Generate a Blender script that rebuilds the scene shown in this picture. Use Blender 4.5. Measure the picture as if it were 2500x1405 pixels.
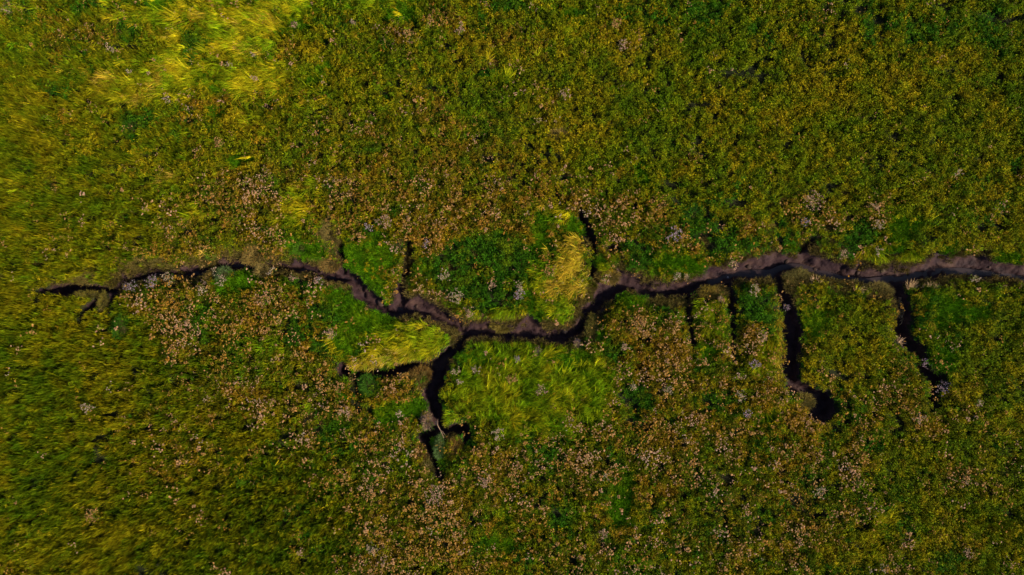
import bpy, math
import numpy as np

# ------------------------------------------------------------------ scene, camera, sky, sun, exposure
for o in list(bpy.data.objects):
    bpy.data.objects.remove(o)
scene = bpy.context.scene
COL = scene.collection
R = math.radians

S = 0.016                     # metres on the ground per photograph pixel (2500 px wide -> 40 m)
H = 24.0 / 36.0 * 40.0        # flying height of the camera above the top of the plants

cam_d = bpy.data.cameras.new('camera')
cam_d.lens = 24.0
cam_d.sensor_width = 36.0
cam_d.clip_start = 0.1
cam_d.clip_end = 2000.0
cam = bpy.data.objects.new('camera', cam_d)
COL.objects.link(cam)
cam.location = (0, 0, H)
cam.rotation_euler = (0, 0, 0)
scene.camera = cam

SUN_AZ = math.atan2(-0.42, 0.91)     # the sun stands towards the lower right of the picture
SUN_EL = R(34)
world = bpy.data.worlds.new('World')
scene.world = world
world.use_nodes = True
wn = world.node_tree
bg = wn.nodes['Background']
sky = wn.nodes.new('ShaderNodeTexSky')
sky.sky_type = 'NISHITA'
sky.sun_disc = False
sky.sun_elevation = SUN_EL
sky.sun_rotation = math.pi / 2 - SUN_AZ
wn.links.new(sky.outputs[0], bg.inputs['Color'])
bg.inputs['Strength'].default_value = 0.085

sun_d = bpy.data.lights.new('sun', 'SUN')
sun_d.energy = 4.8
sun_d.angle = R(0.6)
sun_d.color = (1.0, 0.86, 0.62)
sun = bpy.data.objects.new('sun', sun_d)
COL.objects.link(sun)
sun.location = (20, -20, 30)
sun.rotation_euler = (math.pi / 2 - SUN_EL, 0, SUN_AZ + math.pi / 2)

scene.view_settings.view_transform = 'Standard'
scene.view_settings.look = 'None'
scene.view_settings.gamma = 1.0
scene.view_settings.use_curve_mapping = False
scene.view_settings.exposure = 0.42
scene.cycles.max_bounces = 3
scene.cycles.diffuse_bounces = 1
scene.cycles.transmission_bounces = 2
scene.cycles.glossy_bounces = 2
scene.cycles.adaptive_threshold = 0.04

# ------------------------------------------------------------------ small helpers
rng = np.random.default_rng(20)

def W(px, py):
    """photograph pixel -> metres on the ground"""
    return (np.asarray(px, float) - 1250.0) * S, (702.5 - np.asarray(py, float)) * S

def vnoise(x, y, scale, seed):
    """smooth value noise in -1..1"""
    g = np.random.default_rng(seed).random((256, 256)) * 2 - 1
    u = np.asarray(x, float) / scale + 91.3
    v = np.asarray(y, float) / scale + 37.7
    i = np.floor(u).astype(int); j = np.floor(v).astype(int)
    fu = u - i; fv = v - j
    fu = fu * fu * (3 - 2 * fu); fv = fv * fv * (3 - 2 * fv)
    a = g[i & 255, j & 255]; b = g[(i + 1) & 255, j & 255]
    c = g[i & 255, (j + 1) & 255]; d = g[(i + 1) & 255, (j + 1) & 255]
    return (a * (1 - fu) + b * fu) * (1 - fv) + (c * (1 - fu) + d * fu) * fv

def fbm(x, y, scale, seed, oct=3):
    s = 0; a = 1.0; t = 0
    for k in range(oct):
        s = s + a * vnoise(x, y, scale / 2 ** k, seed + k * 17)
        t += a; a *= 0.55
    return s / t

def sstep(a, b, x):
    t = np.clip((x - a) / (b - a), 0, 1)
    return t * t * (3 - 2 * t)

def seg_dist(x, y, pts, hw=None):
    """distance to a polyline; with hw also the interpolated half width there"""
    best = np.full(np.shape(x), 1e9); bw = np.zeros(np.shape(x))
    for k in range(len(pts) - 1):
        ax, ay = pts[k]; bx, by = pts[k + 1]
        dx, dy = bx - ax, by - ay
        L = dx * dx + dy * dy + 1e-12
        t = np.clip(((x - ax) * dx + (y - ay) * dy) / L, 0, 1)
        d = np.hypot(x - ax - t * dx, y - ay - t * dy)
        if hw is not None:
            w = hw[k] + t * (hw[k + 1] - hw[k])
            m = (d - w) < (best - bw)
            best = np.where(m, d, best); bw = np.where(m, w, bw)
        else:
            best = np.minimum(best, d)
    return (best, bw) if hw is not None else best

def in_poly(x, y, poly):
    ins = np.zeros(np.shape(x), bool)
    n = len(poly)
    for k in range(n):
        x0, y0 = poly[k]; x1, y1 = poly[(k + 1) % n]
        c = (y0 > y) != (y1 > y)
        with np.errstate(divide='ignore', invalid='ignore'):
            xi = (x1 - x0) * (y - y0) / (y1 - y0 + 1e-12) + x0
        ins ^= c & (x < xi)
    return ins

def to_m(pts):
    return [tuple(map(float, W(p[0], p[1]))) for p in pts]

# ------------------------------------------------------------------ the creek and its ditches (traced on the ground plane)
TOP = [(270,690),(276,674),(310,674),(353,654),(373,659),(398,655),(427,659),(438,648),(484,648),(521,645),(538,631),(583,632),(586,639),(620,641),(649,643),(651,624),(668,636),(700,644),(711,642),(714,625),(728,639),(742,648),(776,656),(816,667),(825,662),(833,648),(865,666),(887,692),(905,717),(927,732),(936,750),(953,750),(961,730),(963,715),(979,692),(986,708),(979,728),(1005,727),(1038,729),(1061,742),(1084,757),(1110,772),(1141,788),(1169,792),(1198,784),(1226,792),(1255,800),(1285,782),(1294,771),(1314,782),(1342,792),(1382,803),(1405,797),(1419,778),(1425,753),(1445,736),(1465,713),(1473,697),(1496,691),(1514,678),(1518,655),(1533,671),(1570,676),(1593,690),(1627,692),(1661,690),(1695,684),(1727,665),(1738,650),(1769,657),(1798,647),(1835,636),(1855,630),(1880,626),(1905,613),(1942,619),(1966,625),(1974,606),(1984,617),(2022,628),(2056,638),(2085,648),(2096,662),(2113,643),(2156,650),(2196,642),(2221,650),(2270,644),(2284,628),(2327,620),(2369,625),(2423,620),(2435,633),(2455,638),(2500,645),(2560,650),(2640,640),(2760,655)]
BOT = [(270,698),(302,688),(339,678),(367,671),(421,671),(461,679),(484,671),(512,663),(541,654),(598,659),(612,652),(626,647),(652,657),(685,658),(728,665),(771,674),(813,688),(842,693),(850,706),(858,717),(870,730),(890,748),(927,765),(942,775),(970,773),(1021,768),(1044,779),(1084,793),(1110,806),(1132,821),(1155,828),(1198,829),(1240,832),(1285,828),(1337,834),(1376,839),(1413,828),(1433,813),(1445,788),(1473,765),(1485,743),(1507,723),(1533,706),(1564,709),(1581,722),(1613,730),(1655,728),(1684,721),(1727,708),(1755,705),(1784,696),(1812,683),(1843,676),(1908,676),(1942,666),(1976,660),(2013,669),(2042,680),(2085,689),(2127,694),(2187,697),(2227,692),(2284,683),(2341,675),(2398,677),(2455,678),(2500,684),(2560,690),(2640,682),(2760,696)]
THAL = [(272,694),(305,682),(353,671),(421,664),(484,660),(541,650),(598,651),(649,650),(700,657),(771,667),(830,680),(868,690),(885,712),(905,738),(935,761),(970,764),(1021,759),(1060,768),(1110,792),(1150,812),(1240,818),(1337,822),(1390,824),(1425,800),(1445,768),(1475,735),(1510,708),(1555,698),(1600,712),(1655,716),(1741,697),(1786,678),(1812,666),(1860,668),(1905,671),(1928,658),(1965,651),(1999,657),(2042,668),(2085,681),(2142,689),(2184,684),(2255,677),(2327,664),(2398,664),(2455,670),(2500,676),(2560,681),(2640,672),(2760,686)]
DITCH = {   # (x, y, half width) in photograph pixels
    'crack':   [(75,708,1.5),(125,705,6),(150,706,7),(190,704,5),(228,702,6),(256,710,4),(272,694,5)],
    'crack_a': [(233,706,4.5),(212,740,4),(176,782,1.5)],
    'crack_b': [(266,706,5.5),(245,742,5),(226,766,2)],
    'a':       [(829,600,3),(828,630,5),(826,664,6.5)],
    'b':       [(995,598,2.5),(993,640,5),(985,666,4),(980,690,3)],
    'b2':      [(979,691,4),(972,716,9),(968,748,13)],
    'c':       [(1133,824,8),(1108,852,9),(1088,876,12),(1072,905,13),(1060,935,12),(1047,962,9),(1049,990,10),(1060,1010,11),(1070,1035,7),(1068,1052,6)],
    'c_r':     [(1070,1058,6),(1095,1066,5.5),(1112,1060,7),(1126,1053,6.5),(1136,1066,3.5),(1134,1090,1.5)],
    'c_l':     [(1066,1058,6),(1040,1066,5),(1027,1077,7)],
    'c_d':     [(1040,1070,6),(1046,1096,9),(1054,1115,8),(1067,1147,6),(1071,1172,4)],
    'c2':      [(1066,896,8),(1030,897,6),(1007,898,5),(985,905,6),(956,911,5.5),(911,913,5),(876,917,5),(865,920,5),(850,915,7),(837,910,9),(834,899,5)],
    'c3':      [(866,922,4),(871,932,4),(874,962,4.5)],
    'd':       [(1416,508,1.5),(1428,534,4.5),(1439,557,6.5),(1448,580,7),(1457,600,4),(1458,625,1.5)],
    'd2':      [(1450,646,3),(1453,668,6),(1467,686,5)],
    'd3':      [(1507,601,4),(1493,612,3)],
    'e':       [(1688,722,4),(1687,750,4),(1688,770,3),(1690,800,1.2),(1694,822,1.2),(1702,842,3),(1703,862,1)],
    'f':       [(1790,700,4.5),(1795,736,5),(1794,765,4.5),(1800,790,2.2),(1801,824,1.8),(1797,850,1.2),(1802,884,0.6)],
    'i':       [(1914,676,7),(1923,720,10),(1930,745,10),(1939,770,13),(1948,800,16),(1951,822,17),(1947,850,14),(1944,880,12),(1945,910,11),(1947,940,10),(1975,953,9),(1998,972,13),(2016,992,24),(2020,1004,24)],
    'j':       [(2194,692,10),(2213,714,14),(2222,743,12),(2220,774,12),(2215,802,11),(2213,819,10),(2230,839,11),(2250,854,10),(2264,864,9),(2268,880,8),(2266,902,7),(2280,914,6),(2296,926,9)],
    'j2':      [(2286,916,5),(2302,932,14),(2306,950,9),(2294,975,5),(2292,996,3)],
    'k':       [(1972,612,4),(1978,602,5),(1996,589,3)],
    'm':       [(2423,624,5),(2425,612,3)],
}
TOPm, BOTm, THALm = to_m(TOP), to_m(BOT), to_m(THAL)
POLY = TOPm + BOTm[::-1]
DIT = [(to_m(v), [p[2] * S * 1.2 + min(0.045, p[2] * S * 0.5) for p in v]) for v in DITCH.values()]

def creek_fields(x, y):
    """in-creek mask, distance to bank (signed, + inside), distance to the south bank, thalweg distance, ditch signed distance"""
    x = np.asarray(x, float); y = np.asarray(y, float)
    n = x.size
    xf, yf = x.ravel(), y.ravel()
    wx = xf + 0.07 * vnoise(xf, yf, 0.26, 301) + 0.07 * vnoise(xf, yf, 0.7, 321) + 0.03 * vnoise(xf, yf, 0.09, 311)
    wy = yf + 0.07 * vnoise(xf, yf, 0.26, 302) + 0.07 * vnoise(xf, yf, 0.7, 322) + 0.03 * vnoise(xf, yf, 0.09, 312)
    near = (yf > -9.5) & (yf < 4.5) & (xf > -21.5) & (xf < 25)
    dt = np.full(n, 9.0); db = np.full(n, 9.0); dth = np.full(n, 9.0); dd = np.full(n, -9.0)
    ins = np.zeros(n, bool)
    k = np.where(near)[0]
    if k.size:
        a, b = wx[k], wy[k]
        dt[k] = seg_dist(a, b, TOPm); db[k] = seg_dist(a, b, BOTm); dth[k] = seg_dist(a, b, THALm)
        ins[k] = in_poly(a, b, POLY)
        best = np.full(k.size, -9.0)
        for pts, hw in DIT:
            d, w = seg_dist(a, b, pts, hw)
            best = np.maximum(best, w - d)
        dd[k] = best
    de = np.where(ins, 1, -1) * np.minimum(dt, db) + 0.035
    ins = de > 0
    return [v.reshape(np.shape(x)) for v in (ins, de, dt, db, dth, dd)]

ZG = -0.42
def ground_z(x, y, f=None):
    ins, de, dt, db, dth, dd = f if f is not None else creek_fields(x, y)
    r = np.hypot(x, y)
    z = ZG + 0.10 * fbm(x, y, 5.0, 5) + 0.05 * fbm(x, y, 1.1, 9, 2)
    # vegetated shoulders roll down to the creek, more on the south side
    out = np.clip(-de, 0, 9)
    z = z - np.where(db < dt, 0.26, 0.14) * (1 - sstep(0.0, 0.7, out)) * (~ins)
    zin = z - np.where(db < dt, 0.26, 0.14)
    s = np.clip(de / (de + dth + 1e-6) * 1.7, 0, 1)
    rough = 0.10 * fbm(x, y, 0.40, 41) + 0.06 * vnoise(x, y, 0.14, 43)
    zc = zin - 0.12 * sstep(0.0, 0.10, de) - 0.25 * sstep(0.0, 1.0, s) ** 0.9 + rough * np.clip(s * 4, 0, 1) * (1 - 0.55 * s)
    z = np.where(ins, zc, z)
    # ditches: steep sided
    zd = ZG - 0.06 - 0.56 * sstep(-0.09, 0.15, dd) + 0.04 * vnoise(x, y, 0.2, 47)
    zt = ZG - 0.72
    z = np.where((dd > -0.09), np.minimum(z, np.where(ins, np.maximum(zd, np.minimum(z, zt)), zd)), z)
    return z

# ------------------------------------------------------------------ materials
def nodes_mat(name):
    m = bpy.data.materials.new(name); m.use_nodes = True
    return m, m.node_tree.nodes, m.node_tree.links, m.node_tree.nodes['Principled BSDF']

def leaf_material(name, color=None, transl=0.13, rough=0.8, spec=0.06):
    """plant tissue: the plant's own colour (per plant in the field, or fixed), varied from blade to blade"""
    m, N, L, p = nodes_mat(name)
    if color is None:
        a = N.new('ShaderNodeAttribute'); a.attribute_type = 'INSTANCER'; a.attribute_name = 'col'
        csock = a.outputs['Color']
    else:
        c = N.new('ShaderNodeRGB'); c.outputs[0].default_value = (*color, 1); csock = c.outputs[0]
    v = N.new('ShaderNodeAttribute'); v.attribute_name = 'tint'
    mul = N.new('ShaderNodeMix'); mul.data_type = 'RGBA'; mul.blend_type = 'MULTIPLY'; mul.inputs[0].default_value = 1.0
    L.new(csock, mul.inputs[6]); L.new(v.outputs['Color'], mul.inputs[7])
    L.new(mul.outputs[2], p.inputs['Base Color'])
    p.inputs['Roughness'].default_value = rough
    p.inputs['Specular IOR Level'].default_value = spec
    t = N.new('ShaderNodeBsdfTranslucent'); L.new(mul.outputs[2], t.inputs['Color'])
    mx = N.new('ShaderNodeMixShader'); mx.inputs[0].default_value = transl
    L.new(p.outputs[0], mx.inputs[1]); L.new(t.outputs[0], mx.inputs[2])
    L.new(mx.outputs[0], N['Material Output'].inputs['Surface'])
    return m

def ramp(N, stops):
    r = N.new('ShaderNodeValToRGB')
    e = r.color_ramp.elements
    e[0].position, e[0].color = stops[0][0], (*stops[0][1], 1)
    e[1].position, e[1].color = stops[-1][0], (*stops[-1][1], 1)
    for p_, c_ in stops[1:-1]:
        k = e.new(p_); k.color = (*c_, 1)
    return r

def noisy_material(name, stops, scale, rough, bump=0.0, bscale=30.0, spec=0.3, detail=6.0):
    m, N, L, p = nodes_mat(name)
    g = N.new('ShaderNodeTexCoord')
    n = N.new('ShaderNodeTexNoise'); n.inputs['Scale'].default_value = scale; n.inputs['Detail'].default_value = detail
    L.new(g.outputs['Object'], n.inputs['Vector'])
    r = ramp(N, stops); L.new(n.outputs['Fac'], r.inputs['Fac']); L.new(r.outputs[0], p.inputs['Base Color'])
    p.inputs['Roughness'].default_value = rough; p.inputs['Specular IOR Level'].default_value = spec
    if bump:
        b = N.new('ShaderNodeTexNoise'); b.inputs['Scale'].default_value = bscale; b.inputs['Detail'].default_value = 5
        L.new(g.outputs['Object'], b.inputs['Vector'])
        bp = N.new('ShaderNodeBump'); bp.inputs['Strength'].default_value = 0.8; bp.inputs['Distance'].default_value = bump
        L.new(b.outputs['Fac'], bp.inputs['Height']); L.new(bp.outputs[0], p.inputs['Normal'])
    return m

M_ground = noisy_material('marsh_soil', [(0.3, (0.010, 0.016, 0.004)), (0.55, (0.018, 0.022, 0.005)), (0.75, (0.028, 0.022, 0.008))], 1.7, 0.95, 0.03, 14)
M_mud = noisy_material('creek_mud', [(0.32, (0.020, 0.010, 0.015)), (0.45, (0.036, 0.019, 0.024)), (0.58, (0.050, 0.027, 0.028)), (0.75, (0.085, 0.047, 0.040))], 2.6, 0.7, 0.05, 9, 0.12)
M_water, N, L, p = nodes_mat('creek_water')
p.inputs['Base Color'].default_value = (0.026, 0.015, 0.019, 1); p.inputs['Roughness'].default_value = 0.3
p.inputs['Specular IOR Level'].default_value = 0.3
wnz = N.new('ShaderNodeTexNoise'); wnz.inputs['Scale'].default_value = 5.0
wbp = N.new('ShaderNodeBump'); wbp.inputs['Distance'].default_value = 0.01
L.new(wnz.outputs['Fac'], wbp.inputs['Height']); L.new(wbp.outputs[0], p.inputs['Normal'])

M_field = leaf_material('field_leaf')
M_head = leaf_material('field_flower', transl=0.15, rough=0.8, spec=0.1)
M_stem = leaf_material('field_stem', (0.055, 0.045, 0.012), transl=0.1)

# ------------------------------------------------------------------ mesh helpers
def mesh_from(name, verts, faces, tint=None, mats=(), fmat=None, smooth=False):
    me = bpy.data.meshes.new(name)
    me.from_pydata([tuple(v) for v in verts], [], [tuple(int(i) for i in f) for f in faces])
    if tint is not None:
        a = me.attributes.new('tint', 'FLOAT_COLOR', 'POINT')
        t = np.ones((len(verts), 4), np.float32); t[:, :3] = tint
        a.data.foreach_set('color', t.ravel())
    for m in mats: me.materials.append(m)
    if fmat is not None:
        me.polygons.foreach_set('material_index', np.asarray(fmat, np.int32))
    if smooth:
        me.polygons.foreach_set('use_smooth', np.ones(len(me.polygons), bool))
    me.update()
    return me

class Geo:
    def __init__(self): self.v, self.f, self.t, self.m = [], [], [], []
    def add(self, verts, faces, tint, mat=0):
        o = len(self.v)
        self.v += [tuple(x) for x in verts]
        self.f += [tuple(o + i for i in f) for f in faces]
        self.t += ([tint] * len(verts)) if np.ndim(tint) == 1 else [tuple(t) for t in tint]
        self.m += [mat] * len(faces)
    def mesh(self, name, mats, smooth=False):
        return mesh_from(name, self.v, self.f, np.array(self.t, np.float32), mats, self.m, smooth)

def blade(g, r, base, az, length, bend0, bend1, width, tint, tip=None, segs=3, mat=0):
    """a grass blade: leaves the ground at bend0 from upright and curves over to bend1"""
    p = np.array(base, float); pts = [p.copy()]
    for k in range(segs):
        b = bend0 + (bend1 - bend0) * ((k + 0.6) / segs)
        p = p + length / segs * np.array([math.sin(b) * math.cos(az), math.sin(b) * math.sin(az), math.cos(b)])
        pts.append(p.copy())
    tw = az + math.pi / 2 + r.normal(0, 0.5)
    side = np.array([math.cos(tw), math.sin(tw), r.normal(0, 0.25)])
    vs, ts = [], []
    tip = tint if tip is None else tip
    for k, q in enumerate(pts[:-1]):
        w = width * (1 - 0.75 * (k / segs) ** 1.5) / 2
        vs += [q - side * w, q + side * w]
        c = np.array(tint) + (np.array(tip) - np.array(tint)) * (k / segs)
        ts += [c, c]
    vs.append(pts[-1]); ts.append(np.array(tip))
    n = len(pts) - 1
    fs = [(2 * k, 2 * k + 1, 2 * k + 3, 2 * k + 2) for k in range(n - 1)] + [(2 * n - 2, 2 * n - 1, 2 * n)]
    g.add(vs, fs, ts, mat)

def leaf(g, r, c, size, tint, up=0.6, mat=0):
    """a small folded oval leaf"""
    n = np.array([r.normal(0, 1), r.normal(0, 1), up + abs(r.normal(0, 1))]); n /= np.linalg.norm(n)
    a = np.cross(n, [r.normal(), r.normal(), r.normal()]); a /= np.linalg.norm(a) + 1e-9
    b = np.cross(n, a)
    c = np.array(c, float); l = size * r.uniform(0.7, 1.3); w = l * r.uniform(0.3, 0.5)
    d = n * (-0.12 * l)
    vs = [c - a * l / 2, c + b * w / 2 + d * 0.5, c + a * l / 2 + d, c - b * w / 2 + d * 0.5]
    g.add(vs, [(0, 1, 2), (0, 2, 3)], tint, mat)

def lump(g, r, c, s, tint, mat=0):
    """a ragged flower or seed head"""
    c = np.array(c, float)
    k = 5; a0 = r.uniform(0, 6.28)
    ring = [c + np.array([math.cos(a0 + 6.283 * i / k) * s * r.uniform(0.7, 1.25), math.sin(a0 + 6.283 * i / k) * s * r.uniform(0.7, 1.25), s * r.uniform(-0.25, 0.25)]) for i in range(k)]
    vs = ring + [c + np.array([0, 0, s * r.uniform(0.3, 0.7)]), c - np.array([0, 0, s * 0.5])]
    fs = [(i, (i + 1) % k, k) for i in range(k)] + [((i + 1) % k, i, k + 1) for i in range(k)]
    g.add(vs, fs, tint, mat)

def jt(r, s=0.2, hue=0.1):
    v = max(0.25, r.normal(1, s))
    return np.array([v * (1 + r.normal(0, hue)), v, v * (1 + r.normal(0, hue))])

# ------------------------------------------------------------------ plant patterns that the field repeats (kept outside the scene's collection)
def proto(coll, name, g, mats, smooth=False):
    o = bpy.data.objects.new(name, g.mesh(name, mats, smooth))
    coll.objects.link(o)

def grass_tuft(seed, n=20, rad=0.05, h=(0.32, 0.58), lean=0.20, width=0.020):
    r = np.random.default_rng(seed); g = Geo()
    for _ in range(n):
        a = r.uniform(0, 6.283); q = rad * math.sqrt(r.random())
        az = a + r.normal(0, 0.7)
        t = jt(r, 0.24, 0.08)
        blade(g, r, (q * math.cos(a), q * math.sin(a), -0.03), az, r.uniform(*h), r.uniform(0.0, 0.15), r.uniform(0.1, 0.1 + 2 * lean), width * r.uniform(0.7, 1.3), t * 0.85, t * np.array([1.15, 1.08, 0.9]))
    return g

def lodged_tuft(seed, n=20, L=(0.35, 0.75), spread=0.45, width=0.020, flat=(1.25, 1.75)):
    r = np.random.default_rng(seed); g = Geo()
    for _ in range(n):
        a = r.uniform(0, 6.283); q = 0.07 * math.sqrt(r.random())
        t = jt(r, 0.26, 0.08)
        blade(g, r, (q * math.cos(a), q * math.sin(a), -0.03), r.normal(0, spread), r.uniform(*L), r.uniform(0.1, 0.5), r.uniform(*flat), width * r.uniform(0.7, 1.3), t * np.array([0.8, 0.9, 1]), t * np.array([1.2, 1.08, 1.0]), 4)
    return g

def herb_tuft(seed, n=40, rad=0.10, h=0.42, size=0.058):
    r = np.random.default_rng(seed); g = Geo()
    ns = 5
    tops = [(r.normal(0, rad * 0.55), r.normal(0, rad * 0.55), h * r.uniform(0.65, 1.1)) for _ in range(ns)]
    for k in range(n):
        tx, ty, tz = tops[k % ns]
        u = r.random() ** 0.6
        t = jt(r, 0.24, 0.10)
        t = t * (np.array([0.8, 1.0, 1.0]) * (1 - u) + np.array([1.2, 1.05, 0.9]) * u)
        leaf(g, r, (tx * (0.5 + 0.5 * u) + r.normal(0, 0.035), ty * (0.5 + 0.5 * u) + r.normal(0, 0.035), tz * u + 0.02), size, t, 0.4)
    for tx, ty, tz in tops:
        blade(g, r, (tx * 0.4, ty * 0.4, -0.03), math.atan2(ty, tx), tz * 1.05, 0.05, 0.3, 0.012, np.array([0.5, 0.45, 0.5]))
    return g

def sedge_tuft(seed, n=54, rad=0.12, h=(0.10, 0.22), width=0.012):
    r = np.random.default_rng(seed); g = Geo()
    for _ in range(n):
        a = r.uniform(0, 6.283); q = rad * math.sqrt(r.random())
        t = jt(r, 0.3, 0.08)
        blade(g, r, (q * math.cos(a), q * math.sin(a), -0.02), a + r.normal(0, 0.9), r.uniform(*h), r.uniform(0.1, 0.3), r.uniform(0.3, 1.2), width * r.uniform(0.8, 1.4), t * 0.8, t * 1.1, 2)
    return g

def head_spray(seed, n=5, rad=0.10, h=(0.40, 0.58), s=0.028):
    r = np.random.default_rng(seed); g = Geo()
    for _ in range(n):
        x, y, z = r.normal(0, rad), r.normal(0, rad), r.uniform(*h)
        blade(g, r, (x * 0.5, y * 0.5, -0.02), math.atan2(y, x), z, 0.02, 0.25, 0.010, np.array([1, 1, 1.0]), None, 2, 1)
        for _ in range(r.integers(1, 4)):
            lump(g, r, (x + r.normal(0, 0.025), y + r.normal(0, 0.025), z + r.normal(0, 0.015)), s * r.uniform(0.6, 1.3), jt(r, 0.25, 0.06), 0)
    return g

PATTERN = {}
def pattern(key, gens, mats):
    c = bpy.data.collections.new('pattern_' + key)
    for i, g in enumerate(gens):
        proto(c, '%s_pattern_%d' % (key, i), g, mats)
    PATTERN[key] = (c, len(gens))
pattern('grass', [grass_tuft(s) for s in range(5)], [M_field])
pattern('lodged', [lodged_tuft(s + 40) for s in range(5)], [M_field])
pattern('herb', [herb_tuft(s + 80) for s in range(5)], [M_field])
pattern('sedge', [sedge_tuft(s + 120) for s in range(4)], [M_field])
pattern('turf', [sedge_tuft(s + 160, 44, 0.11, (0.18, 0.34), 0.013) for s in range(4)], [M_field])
pattern('heads', [head_spray(s + 200, 3 + s % 4) for s in range(6)], [M_head, M_stem])

def scatter(name, key, pts, rot, scl, col, label, category):
    """one object for what nobody could count: a cloud of points, each growing one plant of the pattern"""
    n = len(pts)
    me = bpy.data.meshes.new(name)
    me.vertices.add(n)
    me.vertices.foreach_set('co', np.asarray(pts, np.float32).ravel())
    a = me.attributes.new('rot', 'FLOAT_VECTOR', 'POINT'); a.data.foreach_set('vector', np.asarray(rot, np.float32).ravel())
    a = me.attributes.new('scl', 'FLOAT_VECTOR', 'POINT'); a.data.foreach_set('vector', np.asarray(scl, np.float32).ravel())
    c4 = np.ones((n, 4), np.float32); c4[:, :3] = np.clip(col, 0.002, 1)
    a = me.attributes.new('col', 'FLOAT_COLOR', 'POINT'); a.data.foreach_set('color', c4.ravel())
    coll, nv = PATTERN[key]
    a = me.attributes.new('pick', 'INT', 'POINT'); a.data.foreach_set('value', rng.integers(0, nv, n).astype(np.int32))
    o = bpy.data.objects.new(name, me); COL.objects.link(o)
    t = bpy.data.node_groups.new('grow_' + name, 'GeometryNodeTree')
    t.interface.new_socket('Geometry', in_out='INPUT', socket_type='NodeSocketGeometry')
    t.interface.new_socket('Geometry', in_out='OUTPUT', socket_type='NodeSocketGeometry')
    gi = t.nodes.new('NodeGroupInput'); go = t.nodes.new('NodeGroupOutput')
    iop = t.nodes.new('GeometryNodeInstanceOnPoints')
    ci = t.nodes.new('GeometryNodeCollectionInfo')
    ci.inputs['Collection'].default_value = coll
    ci.inputs['Separate Children'].default_value = True
    ci.inputs['Reset Children'].default_value = True
    def named(nm, typ):
        q = t.nodes.new('GeometryNodeInputNamedAttribute'); q.data_type = typ; q.inputs['Name'].default_value = nm
        return next(s for s in q.outputs if s.enabled and s.name == 'Attribute')
    e2r = t.nodes.new('FunctionNodeEulerToRotation')
    t.links.new(named('rot', 'FLOAT_VECTOR'), e2r.inputs[0])
    t.links.new(gi.outputs[0], iop.inputs['Points'])
    t.links.new(ci.outputs[0], iop.inputs['Instance'])
    iop.inputs['Pick Instance'].default_value = True
    t.links.new(named('pick', 'INT'), iop.inputs['Instance Index'])
    t.links.new(e2r.outputs[0], iop.inputs['Rotation'])
    t.links.new(named('scl', 'FLOAT_VECTOR'), iop.inputs['Scale'])
    t.links.new(iop.outputs[0], go.inputs[0])
    md = o.modifiers.new('grow', 'NODES'); md.node_group = t
    o['kind'] = 'stuff'; o['label'] = label; o['category'] = category
    return o

# ------------------------------------------------------------------ ground sheet and creek bed
def axis(lo, hi, step, far):
    core = np.arange(lo, hi + step / 2, step)
    ext = []; d = step; v = hi
    while v < far:
        d *= 1.35; v += d; ext.append(v)
    pre = []; d = step; v = lo
    while v > -far:
        d *= 1.35; v -= d; pre.append(v)
    return np.concatenate([pre[::-1], core, ext])
gx = axis(-22.5, 24.0, 0.065, 600.0); gy = axis(-13.5, 13.5, 0.065, 600.0)
GX, GY = np.meshgrid(gx, gy)
F = creek_fields(GX, GY)
GZ = ground_z(GX, GY, F)
nx, ny = len(gx), len(gy)
jj, ii = np.meshgrid(np.arange(ny - 1), np.arange(nx - 1), indexing='ij')
q = np.stack([jj * nx + ii, jj * nx + ii + 1, (jj + 1) * nx + ii + 1, (jj + 1) * nx + ii], -1).reshape(-1, 4)
wet = ((F[1] > -0.02) | (F[5] > 0.0)).ravel()
qw = wet[q].any(1)
ALL = np.stack([GX, GY, GZ], -1).reshape(-1, 3)

def sheet(name, quads, mat):
    used = np.unique(quads); remap = np.zeros(len(ALL), np.int64); remap[used] = np.arange(len(used))
    qq = remap[quads].astype(np.int32)
    me = bpy.data.meshes.new(name)
    me.vertices.add(len(used)); me.vertices.foreach_set('co', ALL[used].astype(np.float32).ravel())
    me.loops.add(qq.size); me.loops.foreach_set('vertex_index', qq.ravel())
    me.polygons.add(len(qq)); me.polygons.foreach_set('loop_start', np.arange(0, qq.size, 4, dtype=np.int32))
    me.polygons.foreach_set('use_smooth', np.ones(len(qq), bool))
    me.materials.append(mat); me.update(calc_edges=True); me.validate()
    o = bpy.data.objects.new(name, me); COL.objects.link(o); o['kind'] = 'structure'
    return o
sheet('ground', q[~qw], M_ground)
sheet('creek_bed', q[qw], M_mud)

# water standing in the deepest line of the creek
tw = np.array(THALm)
seglen = np.r_[0, np.cumsum(np.hypot(*np.diff(tw, axis=0).T))]
u = np.arange(0, seglen[-1], 0.12)
cx, cy = np.interp(u, seglen, tw[:, 0]), np.interp(u, seglen, tw[:, 1])
for _ in range(3):
    cx[1:-1] = (cx[:-2] + cx[1:-1] * 2 + cx[2:]) / 4; cy[1:-1] = (cy[:-2] + cy[1:-1] * 2 + cy[2:]) / 4
tx, ty = np.gradient(cx), np.gradient(cy); ln = np.hypot(tx, ty); tx /= ln; ty /= ln
WZ = ZG - 0.60
hwid = 0.16 + 0.05 * vnoise(cx, cy, 0.8, 71)
wv = []
for k in range(len(u)):
    for s in (-1, -0.33, 0.33, 1):
        wv.append((cx[k] - ty[k] * s * hwid[k], cy[k] + tx[k] * s * hwid[k], WZ))
wetrun = (cx / S + 1250 > 1745) | (cx / S + 1250 < 1010)
wf = [(4 * k + s, 4 * k + s + 1, 4 * k + s + 5, 4 * k + s + 4) for k in range(len(u) - 1) if wetrun[k] for s in range(3)]
wo = bpy.data.objects.new('water', mesh_from('water', wv, wf, None, [M_water], None, True))
COL.objects.link(wo); wo['kind'] = 'structure'

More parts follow.
